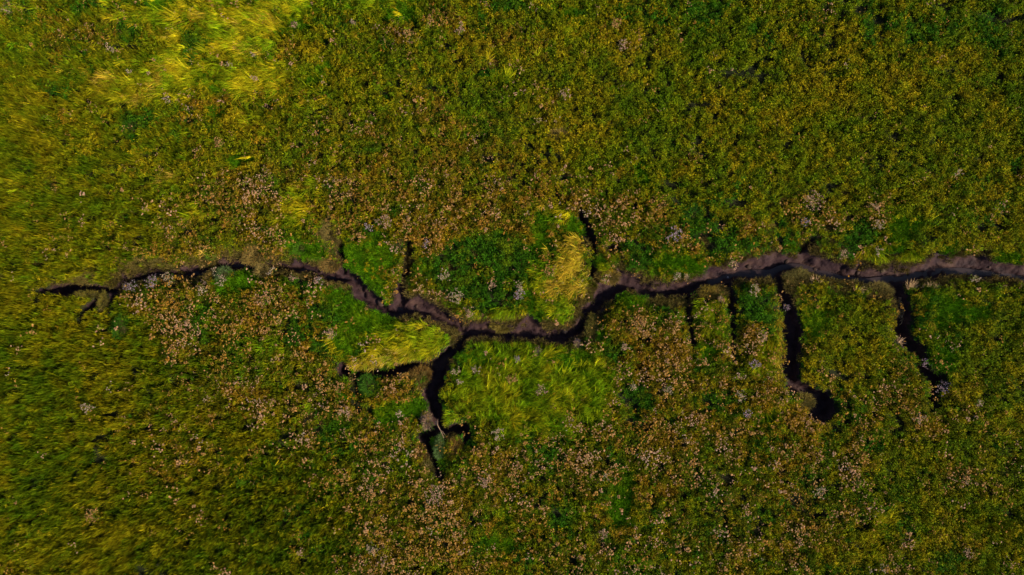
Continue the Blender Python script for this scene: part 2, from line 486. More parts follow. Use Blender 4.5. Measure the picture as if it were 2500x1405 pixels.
# ------------------------------------------------------------------ what grows where: patches of plant communities, in photograph pixels
KINDS = ['grass', 'herb', 'dark', 'vivid', 'lush', 'gold', 'brown', 'sedge']
# (x, y, rx, ry, tilt deg, kind, strength[, lodging direction deg])
PATCH = [
 # ---- broad communities
 (120,700,420,900,0,'grass',1.0),(300,1250,620,330,0,'grass',1.0),(250,950,300,260,0,'grass',0.8),(620,1250,260,260,0,'grass',0.7),
 (2150,250,700,420,0,'herb',1.0),(1500,250,420,330,0,'herb',0.9),(1050,330,420,330,0,'herb',0.5),(1050,420,420,240,0,'brown',0.95),(2450,900,180,420,0,'herb',0.8),
 (2300,1180,420,330,0,'herb',0.8),(1800,1200,520,300,0,'herb',0.45),(1200,1250,420,250,0,'herb',0.45),(600,430,380,200,0,'herb',0.6),
 (850,130,200,120,0,'herb',0.9),(300,330,250,110,30,'herb',0.6),
 (1750,1150,560,320,0,'brown',0.85),(1150,1220,380,230,0,'brown',0.75),(620,560,420,130,0,'brown',0.6),(2250,1150,300,250,0,'brown',0.45),(1250,150,420,160,0,'brown',0.35),
 (1900,1180,620,280,0,'dark',0.50),(2350,1000,260,420,0,'dark',0.40),(1200,1290,420,180,0,'dark',0.45),(2250,60,360,160,0,'dark',0.45),(1500,30,300,90,0,'dark',0.35),(1150,620,300,130,0,'dark',0.45),(650,740,260,120,0,'dark',0.45),(1700,560,320,130,0,'dark',0.40),(900,1050,220,120,0,'dark',0.40),
 # ---- top left: lodged yellow grass
 (560,60,290,90,-12,'lush',0.95,-165),(470,150,170,110,35,'lush',0.9,215),(300,210,120,60,35,'lush',1.0,205),(620,190,150,70,10,'lush',0.8,200),(520,200,90,60,10,'vivid',0.8),(420,120,50,60,0,'vivid',0.6),
 (395,185,30,75,-35,'gold',1.7,215),(350,235,60,22,40,'gold',1.4,215),(262,185,52,34,-20,'gold',1.3,200),(620,90,90,50,-15,'gold',1.0,-165),(450,60,60,30,0,'gold',0.9,215),(510,35,80,22,-10,'gold',1.1,-165),(660,45,70,25,-10,'gold',1.0,-170),
 (350,100,45,18,35,'gold',0.5,215),(720,15,90,25,-5,'lush',1.2,-170),(900,10,110,25,0,'lush',1.0,-175),
 (470,90,32,42,20,'dark',1.9),(455,130,20,30,0,'dark',1.2),(320,300,50,30,0,'dark',1.6),(355,280,35,40,0,'dark',1.1),(520,270,40,18,-10,'vivid',1.3),(445,268,30,12,0,'vivid',1.0),
 (205,10,45,14,0,'dark',1.4),(280,60,40,30,0,'dark',0.9),(310,90,40,30,0,'dark',0.8),(130,210,36,46,0,'dark',1.1),(400,10,60,18,0,'vivid',0.8),(215,190,50,40,30,'dark',0.7),(60,25,14,14,0,'dark',1.3),
 (240,70,80,45,0,'brown',0.9),(130,100,46,50,0,'brown',1.2),(140,280,90,30,20,'brown',0.8),(90,330,60,30,0,'brown',0.7),(230,330,60,30,20,'herb',0.6),
 (420,330,60,30,0,'dark',0.7),(500,305,40,25,0,'dark',0.8),(430,290,60,25,20,'brown',0.7),(480,250,60,18,10,'brown',1.1),(330,400,120,30,0,'grass',0.7),(390,420,46,14,25,'gold',0.8,205),(200,490,46,20,30,'lush',0.8,210),(300,440,60,30,0,'grass',0.6),(450,525,60,26,20,'lush',0.8,215),
 # ---- upper middle
 (770,180,70,40,30,'vivid',0.9),(820,215,90,30,30,'lush',0.6,200),(950,235,30,26,0,'vivid',0.9),(1180,175,30,14,0,'dark',1.5),(1225,170,30,14,0,'dark',1.2),(1150,250,80,60,0,'herb',0.7),(1230,190,60,40,0,'lush',0.4,70),
 (960,90,90,40,-20,'brown',1.2),(1080,50,60,40,0,'brown',0.9),(1210,70,70,60,0,'brown',1.0),(1200,95,30,24,0,'brown',1.0),(700,130,60,40,-20,'brown',1.0),(730,55,60,40,0,'vivid',0.7),(840,40,80,40,0,'dark',0.7),(980,30,80,30,0,'vivid',0.7),(1240,12,60,18,0,'dark',1.2),(1180,45,16,16,0,'dark',1.2),
 (1320,100,30,60,0,'lush',0.9,80),(1460,115,36,26,0,'lush',1.0,80),(1400,75,80,30,0,'lush',0.6,80),(1395,25,60,30,0,'vivid',1.0),(1430,20,40,20,0,'dark',1.0),(1530,210,60,50,0,'lush',0.6,60),(1690,120,50,24,0,'vivid',0.7),(1730,25,60,34,0,'dark',1.3),(1850,60,36,46,0,'dark',1.2),(1690,70,46,12,0,'dark',0.9),(1760,85,60,30,0,'brown',0.6),(1670,180,40,30,0,'vivid',0.6),(1370,235,50,30,0,'brown',0.9),(1330,290,60,50,0,'brown',1.0),(1500,60,28,50,0,'brown',1.0),(1530,115,30,30,0,'brown',1.0),(1400,310,22,16,0,'dark',1.2),(1330,380,50,36,0,'dark',0.9),(1310,420,50,40,0,'dark',0.9),(1350,360,36,24,0,'vivid',0.7),
 (1600,420,100,60,0,'vivid',0.7),(1560,450,60,40,0,'lush',0.4,60),(1770,330,100,60,0,'vivid',0.45),(1700,400,60,60,0,'brown',0.7),(1480,420,60,40,0,'brown',0.8),(1130,330,80,30,0,'lush',0.6,70),(1080,380,80,40,0,'brown',0.8),(1100,310,60,40,0,'lush',0.5,70),
 (700,330,80,110,0,'herb',0.6),(640,290,70,40,0,'lush',0.5,210),(570,390,46,18,10,'vivid',1.2),(720,500,60,50,0,'lush',1.1,205),(780,480,40,20,20,'lush',0.8,205),(420,540,50,30,0,'lush',0.7,205),(820,430,90,60,0,'brown',0.9),(900,480,130,90,0,'brown',0.8),(1050,500,120,60,0,'brown',0.8),(600,470,110,60,10,'brown',1.4),(520,470,60,50,0,'brown',1.2),(570,520,100,60,0,'brown',1.2),(640,560,110,40,0,'brown',1.2),(480,580,70,50,0,'brown',1.1),(420,610,80,36,20,'brown',1.0),(330,590,60,30,0,'brown',0.5),(160,530,50,60,0,'brown',0.6),(110,560,40,70,0,'brown',0.4),
 # ---- upper right
 (1900,110,60,60,0,'dark',0.9),(2000,40,80,30,0,'brown',0.8),(2130,60,26,70,0,'dark',1.5),(2240,80,60,60,0,'dark',1.1),(2330,75,46,50,0,'dark',1.2),(2320,110,40,26,0,'dark',0.9),(2420,60,80,70,0,'dark',0.9),(2190,50,60,60,0,'dark',0.8),(2050,180,60,36,0,'dark',0.7),(2470,130,40,40,0,'dark',0.8),(2270,185,60,24,0,'dark',0.7),(1980,20,40,14,0,'dark',0.9),
 (2050,110,50,30,0,'lush',0.4,60),(2320,270,40,24,0,'vivid',0.7),(2400,330,100,80,0,'brown',0.55),(2250,340,100,60,0,'vivid',0.35),(2080,330,120,80,0,'brown',0.25),(1700,330,40,40,0,'brown',0.4),(2450,470,60,50,0,'dark',0.6),(2410,440,40,14,0,'dark',0.9),(2350,450,50,36,0,'dark',0.7),(2230,450,60,40,0,'vivid',0.5),(2490,400,16,30,0,'dark',0.9),
 # ---- band above the creek, right of the middle
 (1690,520,34,30,0,'dark',1.8),(1720,560,50,40,0,'dark',1.5),(1790,590,60,40,0,'dark',1.5),(1770,500,60,30,0,'dark',0.8),(1640,640,60,36,0,'vivid',1.2),(1700,655,50,22,0,'vivid',1.3),(1570,640,40,30,0,'dark',1.1),(1560,600,40,30,0,'dark',1.0),(1620,560,90,60,0,'brown',1.1),(1520,520,90,60,0,'brown',1.2),(1600,520,60,40,0,'brown',0.8),(1680,600,50,40,0,'brown',0.7),(1822,555,20,44,-5,'brown',1.7),(1885,555,18,16,0,'sedge',1.4),(1930,580,60,40,0,'dark',0.8),(1915,560,18,22,0,'dark',1.2),(2030,530,70,70,0,'brown',1.4),(1960,520,50,50,0,'brown',1.0),(2110,570,50,40,0,'dark',1.3),(2150,520,60,50,0,'brown',0.9),(2080,600,40,30,0,'dark',1.2),(2210,560,60,60,0,'vivid',0.9),(2290,540,22,40,0,'lush',0.9,80),(2180,625,80,16,0,'lush',1.2,260),(2270,620,50,20,0,'lush',0.9,260),(2400,540,60,50,0,'dark',0.7),(2400,500,20,12,0,'dark',1.2),(2340,600,60,26,0,'vivid',0.7),(2480,620,50,20,0,'vivid',1.0),(2350,560,50,40,0,'herb',0.4),(1950,600,30,16,0,'vivid',0.8),(2450,560,60,50,0,'brown',0.4),(1840,480,60,50,0,'dark',0.6),(2030,570,90,40,0,'brown',0.6),
 # ---- middle: between the ditches above the creek
 (870,620,60,34,0,'vivid',1.6),(930,620,40,50,0,'vivid',1.5),(880,660,50,20,-30,'vivid',1.2),(910,690,50,40,-40,'vivid',0.9),(945,640,24,70,-10,'brown',0.5),(990,620,22,50,-5,'sedge',1.3),(1000,580,60,30,0,'brown',0.8),(800,565,34,50,-8,'sedge',2.2),(822,620,10,40,0,'sedge',1.8),(760,610,40,24,0,'vivid',1.5),(725,602,18,18,0,'vivid',2.0),(895,545,60,36,0,'brown',1.1),(925,535,14,22,0,'vivid',1.2),(905,555,20,16,0,'dark',1.2),
 (1090,640,60,50,0,'dark',1.7),(1180,600,70,50,0,'dark',1.7),(1130,690,70,40,0,'dark',1.5),(1250,640,60,50,0,'dark',1.5),(1210,720,60,50,0,'dark',1.3),(1060,600,50,24,20,'brown',0.9),(1030,660,40,20,0,'vivid',1.0),(1020,690,40,24,0,'brown',1.0),(1040,710,50,20,-20,'brown',1.3),(1200,540,80,40,0,'brown',1.2),(1260,490,60,40,0,'brown',1.1),(1320,560,40,70,0,'vivid',0.9),(1180,690,40,30,0,'brown',0.7),(1290,560,20,20,0,'brown',1.0),(1320,650,60,60,0,'lush',0.8,210),(1250,770,80,22,-5,'lush',1.3,250),(1310,760,50,30,0,'vivid',1.1),(1300,720,30,30,0,'vivid',0.8),
 (1400,640,46,60,10,'gold',2.1,210),(1390,690,60,46,0,'gold',1.7,205),(1420,590,24,46,-10,'gold',1.7,200),(1340,610,50,22,40,'gold',1.0,210),(1370,700,50,36,0,'gold',1.0,205),(1390,755,40,40,0,'lush',1.5,195),(1430,700,20,50,0,'gold',1.4,205),(1320,510,36,34,0,'gold',1.1,215),(1365,520,40,26,0,'lush',1.0,215),(1390,560,40,40,0,'vivid',0.8),(1360,440,36,24,0,'gold',0.6,215),(1480,660,30,20,0,'lush',1.1,200),(1480,630,36,24,0,'vivid',1.0),(1455,500,40,50,0,'brown',1.4),(1420,480,30,40,0,'brown',1.4),(1500,585,40,36,0,'brown',1.2),
 # ---- below the creek, left
 (420,760,90,60,0,'brown',1.6),(350,750,50,50,0,'brown',1.3),(500,740,50,60,0,'brown',1.2),(450,690,120,24,-8,'brown',1.0),(620,760,110,60,0,'brown',1.3),(700,730,100,40,0,'brown',1.2),(760,820,60,60,0,'brown',1.0),(480,850,90,50,0,'brown',1.1),(560,800,40,40,0,'brown',0.7),(530,690,34,26,0,'vivid',1.6),(585,695,30,22,0,'vivid',1.7),(490,770,30,40,0,'dark',1.4),(285,800,28,34,0,'dark',1.8),(620,670,30,18,0,'vivid',0.9),(800,720,60,40,0,'vivid',0.8),(850,760,40,40,0,'vivid',1.2),(730,810,50,36,0,'dark',1.4),(790,770,40,30,0,'dark',1.2),(720,700,40,16,0,'dark',0.8),(780,850,36,22,0,'dark',1.2),(840,830,40,40,0,'vivid',1.2),(860,800,50,26,0,'vivid',1.1),(900,800,60,30,0,'vivid',1.2),(640,820,40,30,0,'lush',0.7,205),(560,920,90,40,0,'brown',0.9),(600,960,80,80,0,'brown',0.9),(540,1000,60,60,0,'brown',0.8),(380,1040,80,70,0,'brown',0.6),(440,1150,90,70,0,'brown',0.7),(520,1150,70,60,0,'brown',0.7),(220,1000,40,26,0,'brown',0.9),(225,1260,46,40,0,'brown',1.1),(560,1140,30,50,0,'vivid',1.0),(590,1180,40,30,0,'dark',0.6),(40,1010,60,60,0,'vivid',0.5),(30,1265,50,30,0,'vivid',0.6),(300,1310,70,40,0,'vivid',0.3),
 (730,930,90,60,0,'brown',0.7),(700,870,60,36,0,'lush',0.5,210),(760,1000,50,60,0,'sedge',1.1),(790,950,50,60,0,'brown',1.0),(700,1000,60,60,0,'grass',0.6),(740,900,50,40,0,'sedge',0.6),
 (950,870,100,36,18,'gold',2.0,215),(1000,830,90,46,10,'lush',2.0,210),(1070,840,40,36,0,'lush',1.8,200),(900,880,40,26,30,'gold',1.8,230),(1010,790,60,14,0,'gold',1.0,100),(1000,880,60,16,5,'gold',1.3,225),(880,860,30,26,20,'gold',0.9,235),(1040,800,60,20,-15,'lush',1.3,100),
 (900,945,28,26,0,'dark',2.0),(960,950,50,30,0,'brown',1.0),(1020,930,30,36,0,'sedge',1.2),(1000,1000,50,26,0,'vivid',1.8),(950,1010,46,30,0,'vivid',1.2),(840,1000,50,50,0,'brown',1.1),(830,960,20,20,0,'vivid',1.2),(820,1050,40,26,0,'vivid',1.1),(870,1060,60,40,0,'brown',0.9),(800,1060,50,50,0,'dark',0.8),(960,1080,60,40,0,'brown',1.0),(1005,1070,20,36,0,'lush',1.0,250),(1000,1110,26,20,0,'vivid',1.2),(760,1080,50,60,0,'brown',0.8),(900,1130,60,40,0,'brown',0.6),(830,1110,30,26,0,'dark',0.8),
 (1065,1095,18,34,0,'vivid',1.8),(1110,1095,24,36,0,'sedge',1.8),(1028,1112,24,30,0,'sedge',1.7),(1050,1145,24,28,0,'sedge',1.5),(1130,1120,26,40,0,'brown',1.2),(1145,1070,20,24,0,'dark',1.2),
 # ---- below the creek, middle: bright oval of lodged grass
 (1290,960,200,105,0,'lush',2.0,40),(1410,970,120,90,20,'lush',1.9,40),(1150,950,90,70,0,'lush',1.4,45),(1220,870,110,36,0,'lush',1.0,220),(1100,1030,36,24,20,'lush',1.5,215),(1370,890,90,30,10,'vivid',1.4),(1170,880,70,26,0,'vivid',1.2),(1280,900,60,40,0,'vivid',0.8),(1270,850,60,16,0,'lush',1.2,110),(1230,910,40,36,-30,'brown',1.2),(1330,940,50,20,0,'brown',0.6),(1400,860,40,14,0,'sedge',1.2),(1430,1010,60,40,30,'lush',0.9,40),(1480,920,50,40,0,'lush',0.6,40),
 (1230,1120,90,50,0,'brown',1.1),(1290,1080,60,26,0,'dark',0.9),(1330,1110,50,30,0,'dark',1.0),(1400,1120,90,50,0,'brown',1.2),(1050,1220,130,70,0,'brown',1.4),(1170,1170,70,50,0,'brown',1.2),(920,1200,60,60,0,'brown',1.1),(900,1290,50,40,0,'brown',1.1),(960,1350,90,50,0,'brown',1.2),(1100,1330,90,60,0,'brown',1.2),(1240,1250,60,60,0,'vivid',0.7),(1230,1340,50,40,0,'vivid',1.0),(1180,1270,50,30,0,'dark',0.7),(910,1340,40,30,0,'dark',0.9),(890,1180,20,26,0,'dark',1.0),(1100,1280,50,20,20,'lush',0.4,210),(760,1200,90,90,0,'grass',0.5),(760,1320,90,80,0,'grass',0.5),(1020,1395,60,16,0,'brown',0.8),
 (1340,1230,60,60,0,'brown',0.9),(1370,1270,50,40,0,'dark',1.2),(1330,1330,90,60,0,'brown',0.7),(1520,1210,36,90,-8,'vivid',1.9),(1510,1130,30,40,0,'dark',1.0),(1540,1280,36,30,0,'vivid',1.0),(1560,1380,60,30,0,'lush',0.6,60),(1430,1370,70,40,0,'lush',0.5,60),(1500,1330,40,30,0,'dark',0.6),
 # ---- below the creek, right of the middle
 (1580,790,90,60,0,'brown',1.7),(1640,850,70,50,0,'brown',1.5),(1540,740,50,16,0,'vivid',1.5),(1620,760,36,24,0,'dark',1.0),(1500,860,36,26,0,'dark',1.5),(1580,920,90,70,0,'brown',1.1),(1540,970,60,60,0,'dark',1.0),(1640,960,80,60,0,'brown',1.0),(1700,900,50,50,0,'dark',0.7),(1740,740,34,30,0,'lush',1.0,240),(1745,790,34,50,0,'lush',0.9,240),(1730,860,30,22,0,'vivid',1.3),(1755,840,30,30,0,'brown',0.8),(1850,740,40,46,0,'dark',1.5),(1870,780,40,40,0,'dark',1.0),(1840,820,40,40,0,'brown',1.2),(1860,700,40,30,0,'brown',0.9),(1880,850,40,40,20,'lush',1.3,235),(1920,830,14,70,-4,'gold',2.2,260),(1915,900,28,50,-8,'gold',2.1,250),(1890,930,30,36,0,'gold',1.1,250),(1880,880,34,40,0,'lush',1.1,240),(1835,890,30,30,0,'gold',0.6,235),(1900,970,30,24,0,'lush',0.7,240),(1760,980,60,60,0,'dark',0.9),(1800,1010,50,40,0,'dark',0.8),(1880,1020,40,30,0,'vivid',1.0),(1720,1080,80,50,0,'dark',0.5),(1760,1190,22,40,0,'lush',0.5,260),(1800,920,40,40,0,'brown',1.0),(1690,830,12,60,0,'sedge',1.2),(1800,840,12,70,0,'sedge',1.0),
 (2080,800,120,110,0,'herb',1.3),(2080,870,110,90,0,'herb',1.2),(2010,790,60,60,0,'vivid',1.2),(2060,720,90,20,-8,'vivid',0.7),(2150,780,60,50,0,'lush',0.5,60),(2190,800,26,60,0,'lush',0.6,240),(2380,760,120,60,0,'vivid',1.2),(2450,720,60,30,0,'vivid',0.8),(2300,790,50,70,0,'lush',0.4,240),(2380,850,120,70,0,'herb',0.5),(2320,880,36,36,0,'vivid',1.3),(2430,750,30,40,0,'dark',0.7),(2200,900,50,60,0,'brown',1.0),(2180,970,60,50,0,'brown',0.9),(2240,1000,50,60,0,'brown',1.4),(2290,1040,50,50,0,'brown',1.3),(2380,1020,50,40,0,'brown',0.9),(2260,960,16,30,0,'vivid',0.8),(2100,1000,90,60,0,'dark',0.6),(2130,1100,80,50,0,'dark',0.7),(1980,1040,36,40,0,'brown',1.3),(2000,1120,60,50,0,'brown',0.8),(2070,1150,50,60,0,'brown',1.1),(2060,1240,50,60,0,'brown',1.2),(1940,1080,60,40,0,'dark',0.8),(2000,1250,60,50,0,'dark',0.6),(2340,1170,60,50,0,'brown',1.3),(2290,1150,50,40,0,'dark',0.7),(2180,1270,90,40,20,'lush',0.9,60),(2150,1340,90,60,0,'lush',0.6,60),(2240,1310,60,50,0,'lush',0.7,60),(2450,1300,80,110,0,'grass',0.8),(2480,1050,50,80,0,'lush',0.5,60),(2360,1340,50,40,20,'brown',1.0),(2310,1370,60,40,0,'dark',1.0),(2170,1290,20,24,0,'dark',0.9),(2230,1310,40,20,-30,'dark',0.7),(2300,1310,40,40,0,'brown',0.7),(2050,1390,60,20,0,'dark',0.6),(1960,1370,60,40,0,'brown',1.0),(1940,1330,50,60,0,'brown',0.9),(1750,1330,120,80,0,'brown',0.8),(1630,1130,80,50,0,'brown',0.9),(1700,1250,90,70,0,'brown',0.8),
 # ---- short sedge and fine dry turf on the shoulders of the creek
 (190,680,80,22,-6,'sedge',1.7),(250,690,30,30,0,'sedge',1.7),(190,728,66,22,20,'sedge',1.3),(240,738,34,34,0,'sedge',1.3),(320,650,50,30,-25,'sedge',2.0),(380,640,70,22,-10,'sedge',1.6),(470,635,60,18,0,'sedge',1.4),(560,622,60,22,-10,'sedge',1.7),(615,622,38,28,0,'sedge',2.6),(690,632,30,12,0,'sedge',0.6),(780,640,50,22,10,'sedge',1.6),(330,690,60,16,-10,'sedge',1.0),(500,680,26,18,0,'sedge',1.6),(630,668,24,26,0,'sedge',2.4),(720,672,90,14,10,'sedge',1.8),(820,705,40,14,20,'sedge',1.2),
 (1060,800,60,14,28,'sedge',1.8),(1110,825,26,22,30,'sedge',2.0),(1180,840,60,12,0,'sedge',1.8),(1300,846,80,14,0,'sedge',1.8),(1230,790,60,14,0,'sedge',1.7),(1290,775,26,14,0,'sedge',1.4),(1400,790,26,24,0,'sedge',1.7),(1430,740,24,30,30,'sedge',2.0),(1455,715,20,24,0,'sedge',2.0),(1490,675,36,16,0,'sedge',1.7),(1600,680,50,12,0,'sedge',1.6),(1710,668,40,12,-20,'sedge',1.0),(1450,805,18,34,20,'sedge',2.2),(1650,740,60,14,0,'sedge',1.6),(1520,735,22,16,0,'sedge',1.4),(1600,738,30,10,0,'sedge',1.4),(1735,718,36,14,-10,'sedge',1.8),(1780,712,26,12,0,'sedge',1.6),(1820,700,30,14,0,'sedge',1.4),(1880,690,36,14,0,'sedge',1.5),(1965,680,40,22,0,'sedge',2.0),(1945,720,14,40,0,'sedge',1.8),(2090,706,80,16,6,'sedge',2.2),(2170,720,40,22,20,'sedge',2.2),(2195,750,16,34,0,'sedge',1.6),(2320,696,80,12,-4,'sedge',1.8),(2440,700,70,14,5,'sedge',1.8),(1960,860,14,60,0,'sedge',1.0),(1970,985,30,24,30,'sedge',1.8),(2010,960,40,12,-30,'sedge',1.0),(2370,640,60,12,0,'sedge',1.2),(1370,325,26,24,0,'sedge',2.2),(1203,150,18,16,0,'sedge',1.6),(1080,300,1,1,0,'sedge',0),(1040,900,40,14,0,'sedge',1.3),(1100,880,14,22,30,'sedge',1.2),(1020,915,60,16,0,'sedge',1.2),(850,930,40,14,0,'sedge',0.9),
]
BASE = {'grass': 0.15, 'herb': 0.30, 'dark': 0.05, 'vivid': 0.0, 'lush': 0.0, 'gold': -0.25, 'brown': 0.2, 'sedge': -0.3}

def communities(x, y):
    """scores of every community at ground points, and the lodging direction"""
    px = x / S + 1250; py = 702.5 - y / S
    wx = px + 40 * fbm(x, y, 2.6, 621) + 22 * fbm(x, y, 0.9, 601) + 8 * vnoise(x, y, 0.2, 611)
    wy = py + 40 * fbm(x, y, 2.6, 622) + 22 * fbm(x, y, 0.9, 602) + 8 * vnoise(x, y, 0.2, 612)
    sx = px + 16 * fbm(x, y, 0.9, 601) + 8 * vnoise(x, y, 0.2, 611)
    sy = py + 16 * fbm(x, y, 0.9, 602) + 8 * vnoise(x, y, 0.2, 612)
    sc = {k: np.full(x.shape, BASE[k]) for k in KINDS}
    top = {k: np.zeros(x.shape) for k in KINDS}
    cdx = np.zeros(x.shape); cdy = np.zeros(x.shape)
    for P in PATCH:
        cxp, cyp, rx, ry, tilt, kind, st = P[:7]
        c, s = math.cos(R(tilt)), math.sin(R(tilt))
        dx = wx - cxp; dy = -(wy - cyp)
        a = (dx * c + dy * s) / rx; b = (-dx * s + dy * c) / ry
        if max(rx, ry) < 100:   # small patches keep their place
            dx = sx - cxp; dy = -(sy - cyp); a = (dx * c + dy * s) / rx; b = (-dx * s + dy * c) / ry
        d2 = a * a + b * b
        w = np.exp(-d2 * 1.1) * st * {'gold': 0.75, 'dark': 1.3, 'vivid': 1.25}.get(kind, 1.0)
        top[kind] = np.maximum(top[kind], w)
        if len(P) > 7:
            cdx += w * math.cos(R(P[7])); cdy += w * math.sin(R(P[7]))
    for i, k in enumerate(KINDS):
        amp = {'sedge': 0.15, 'gold': 0.3}.get(k, 0.50)
        sc[k] += top[k] + amp * fbm(x, y, 1.3, 700 + i * 31) + 0.5 * amp * vnoise(x, y, 0.35, 900 + i * 13)
    ang = np.arctan2(cdy, cdx + 1e-6)
    return sc, ang

COLS = {  # each community's own colours
    'grass': [(0.145, 0.185, 0.003), (0.075, 0.150, 0.003), (0.26, 0.235, 0.005)],
    'herb':  [(0.140, 0.180, 0.003), (0.075, 0.145, 0.003), (0.25, 0.215, 0.005)],
    'dark':  [(0.026, 0.105, 0.004), (0.040, 0.125, 0.004), (0.10, 0.165, 0.004)],
    'vivid': [(0.070, 0.210, 0.003), (0.100, 0.235, 0.003), (0.17, 0.265, 0.004)],
    'lush':  [(0.22, 0.31, 0.004), (0.11, 0.25, 0.003), (0.44, 0.38, 0.008)],
    'gold':  [(0.52, 0.36, 0.030), (0.37, 0.32, 0.012), (0.20, 0.27, 0.006)],
    'brown': [(0.120, 0.130, 0.005), (0.045, 0.115, 0.003), (0.22, 0.145, 0.008)],
    'sedge': [(0.20, 0.145, 0.042), (0.15, 0.130, 0.030), (0.16, 0.150, 0.018)],
}
KEYOF = {'grass': 'grass', 'herb': 'herb', 'dark': 'herb', 'vivid': 'turf', 'lush': 'lodged', 'gold': 'lodged', 'brown': 'herb', 'sedge': 'sedge'}

def jitter_grid(step, seed, x0=-22.0, x1=22.0, y0=-13.0, y1=13.0):
    r = np.random.default_rng(seed)
    a = np.arange(x0, x1, step); b = np.arange(y0, y1, step)
    X, Y = np.meshgrid(a, b)
    X = X + r.uniform(-0.5, 0.5, X.shape) * step; Y = Y + r.uniform(-0.5, 0.5, Y.shape) * step
    return X.ravel(), Y.ravel()

X, Y = jitter_grid(0.10, 3)
f = creek_fields(X, Y)
coarse = sstep(-0.1, 0.5, fbm(X, Y, 5.0, 1037) + 0.35 * ((X > 6) & (Y > 3)))
gap = vnoise(X, Y, 0.36, 1031) * (0.25 + 0.28 * coarse) + vnoise(X, Y, 0.17, 1033) * 0.7 + 0.25 * fbm(X, Y, 2.0, 1035)
keep = (f[1] < np.where(f[3] < f[2], -0.20, -0.13)) & (f[5] < -0.075) & (gap > -0.44)
X, Y = X[keep], Y[keep]; f = [a[keep] for a in f]
Z = ground_z(X, Y, f)
sc, ang = communities(X, Y)
M = np.stack([sc[k] for k in KINDS], 1) + 0.16 * rng.gumbel(0, 1, (len(X), len(KINDS)))
kid = M.argmax(1)
upright = rng.random(len(X)) < 0.4
edge = np.minimum(sstep(0.0, 0.55, -f[1]), sstep(0.0, 0.5, -f[5]))
clump = vnoise(X, Y, 0.26, 1001) * 0.5 + vnoise(X, Y, 0.13, 1011) * 0.6
hgt = 0.88 + 0.60 * clump + 0.14 * fbm(X, Y, 2.2, 1021) + rng.normal(0, 0.13, len(X))
hgt *= 0.42 + 0.58 * edge
FIELD = {}
for i, k in enumerate(KINDS):
    m = kid == i
    n = m.sum()
    if not n: continue
    pal = np.array(COLS[k])
    t = np.clip(0.5 + 0.40 * fbm(X[m], Y[m], 0.9, 1200 + i * 7) + 0.45 * fbm(X[m], Y[m], 3.0, 1400) + 0.4 * vnoise(X[m], Y[m], 0.28, 1300 + i) + rng.normal(0, 0.16, n), 0, 1)
    c = np.where((t < 0.5)[:, None], pal[1] + (pal[0] - pal[1]) * (t * 2)[:, None], pal[0] + (pal[2] - pal[0]) * (t * 2 - 1)[:, None])
    c = c * np.clip(rng.normal(1, 0.34 if KEYOF[k] == 'lodged' else 0.30, (n, 1)), 0.4, 1.8)
    rz = rng.uniform(0, 6.283, n)
    if KEYOF[k] == 'lodged':
        rz = ang[m] + 0.55 * vnoise(X[m], Y[m], 0.6, 77) + rng.normal(0, 0.28, n)
    sz = np.clip(hgt[m], 0.25, 1.7)
    wd = np.clip(0.85 + 0.35 * sz * 0.5 + rng.normal(0, 0.1, n), 0.6, 1.5)
    if KEYOF[k] == 'lodged': wd *= 0.16 + 0.69 * edge[m]
    if k == 'dark': sz *= 0.85
    rot = np.stack([rng.normal(0, 0.08, n), rng.normal(0, 0.08, n), rz], 1)
    arrs = (np.stack([X[m], Y[m], Z[m]], 1), rot, np.stack([wd, wd, sz], 1), c)
    if k == 'lush':
        u_ = upright[m]
        tilted = arrs[1].copy(); tilted[:, 1] += 0.55; tilted[:, 2] = rz
        FIELD.setdefault('grass', []).append((arrs[0][u_], tilted[u_], np.stack([wd, wd, sz * 1.1], 1)[u_], c[u_]))
        arrs = tuple(a[~u_] for a in arrs)
    FIELD.setdefault(KEYOF[k], []).append(arrs)

# extra fine turf and sedge so that the short carpets close up
X2, Y2 = jitter_grid(0.10, 8)
f2 = creek_fields(X2, Y2)
sc2, _ = communities(X2, Y2)
M2 = np.stack([sc2[k] for k in KINDS], 1); k2 = M2.argmax(1)
slip = (f2[1] < 0.20) & (f2[2] < f2[3]) & (f2[5] < -0.03) & (fbm(X2, Y2, 0.55, 1551) + 0.5 * vnoise(X2, Y2, 0.2, 1552) > 0.42 + 0.8 * np.clip(f2[1], 0, 1))
ok = slip | (f2[1] < -0.03) & (f2[5] < -0.02) & ((k2 == KINDS.index('sedge')) | (k2 == KINDS.index('vivid')) | ((f2[1] > -0.28) & (rng.random(len(X2)) < 0.75)))
X2, Y2, k2 = X2[ok], Y2[ok], k2[ok]; f2 = [a[ok] for a in f2]
Z2 = ground_z(X2, Y2, f2); n = len(X2)
viv = k2 == KINDS.index('vivid')
t = np.clip(0.5 + 0.5 * fbm(X2, Y2, 0.8, 1500) + rng.normal(0, 0.2, n), 0, 1)[:, None]
c = np.where(viv[:, None], np.array(COLS['vivid'][0]) * (1 - t) + np.array(COLS['vivid'][1]) * t, np.array(COLS['sedge'][1]) * (1 - t) + np.array(COLS['sedge'][0]) * t)
c = c * np.clip(rng.normal(1, 0.12, (n, 1)), 0.5, 1.5)
rot = np.stack([rng.normal(0, 0.1, n), rng.normal(0, 0.1, n), rng.uniform(0, 6.283, n)], 1)
sz = rng.uniform(0.75, 1.25, n)
FIELD.setdefault('sedge', []).append((np.stack([X2, Y2, Z2], 1), rot, np.stack([sz, sz, sz], 1), c))

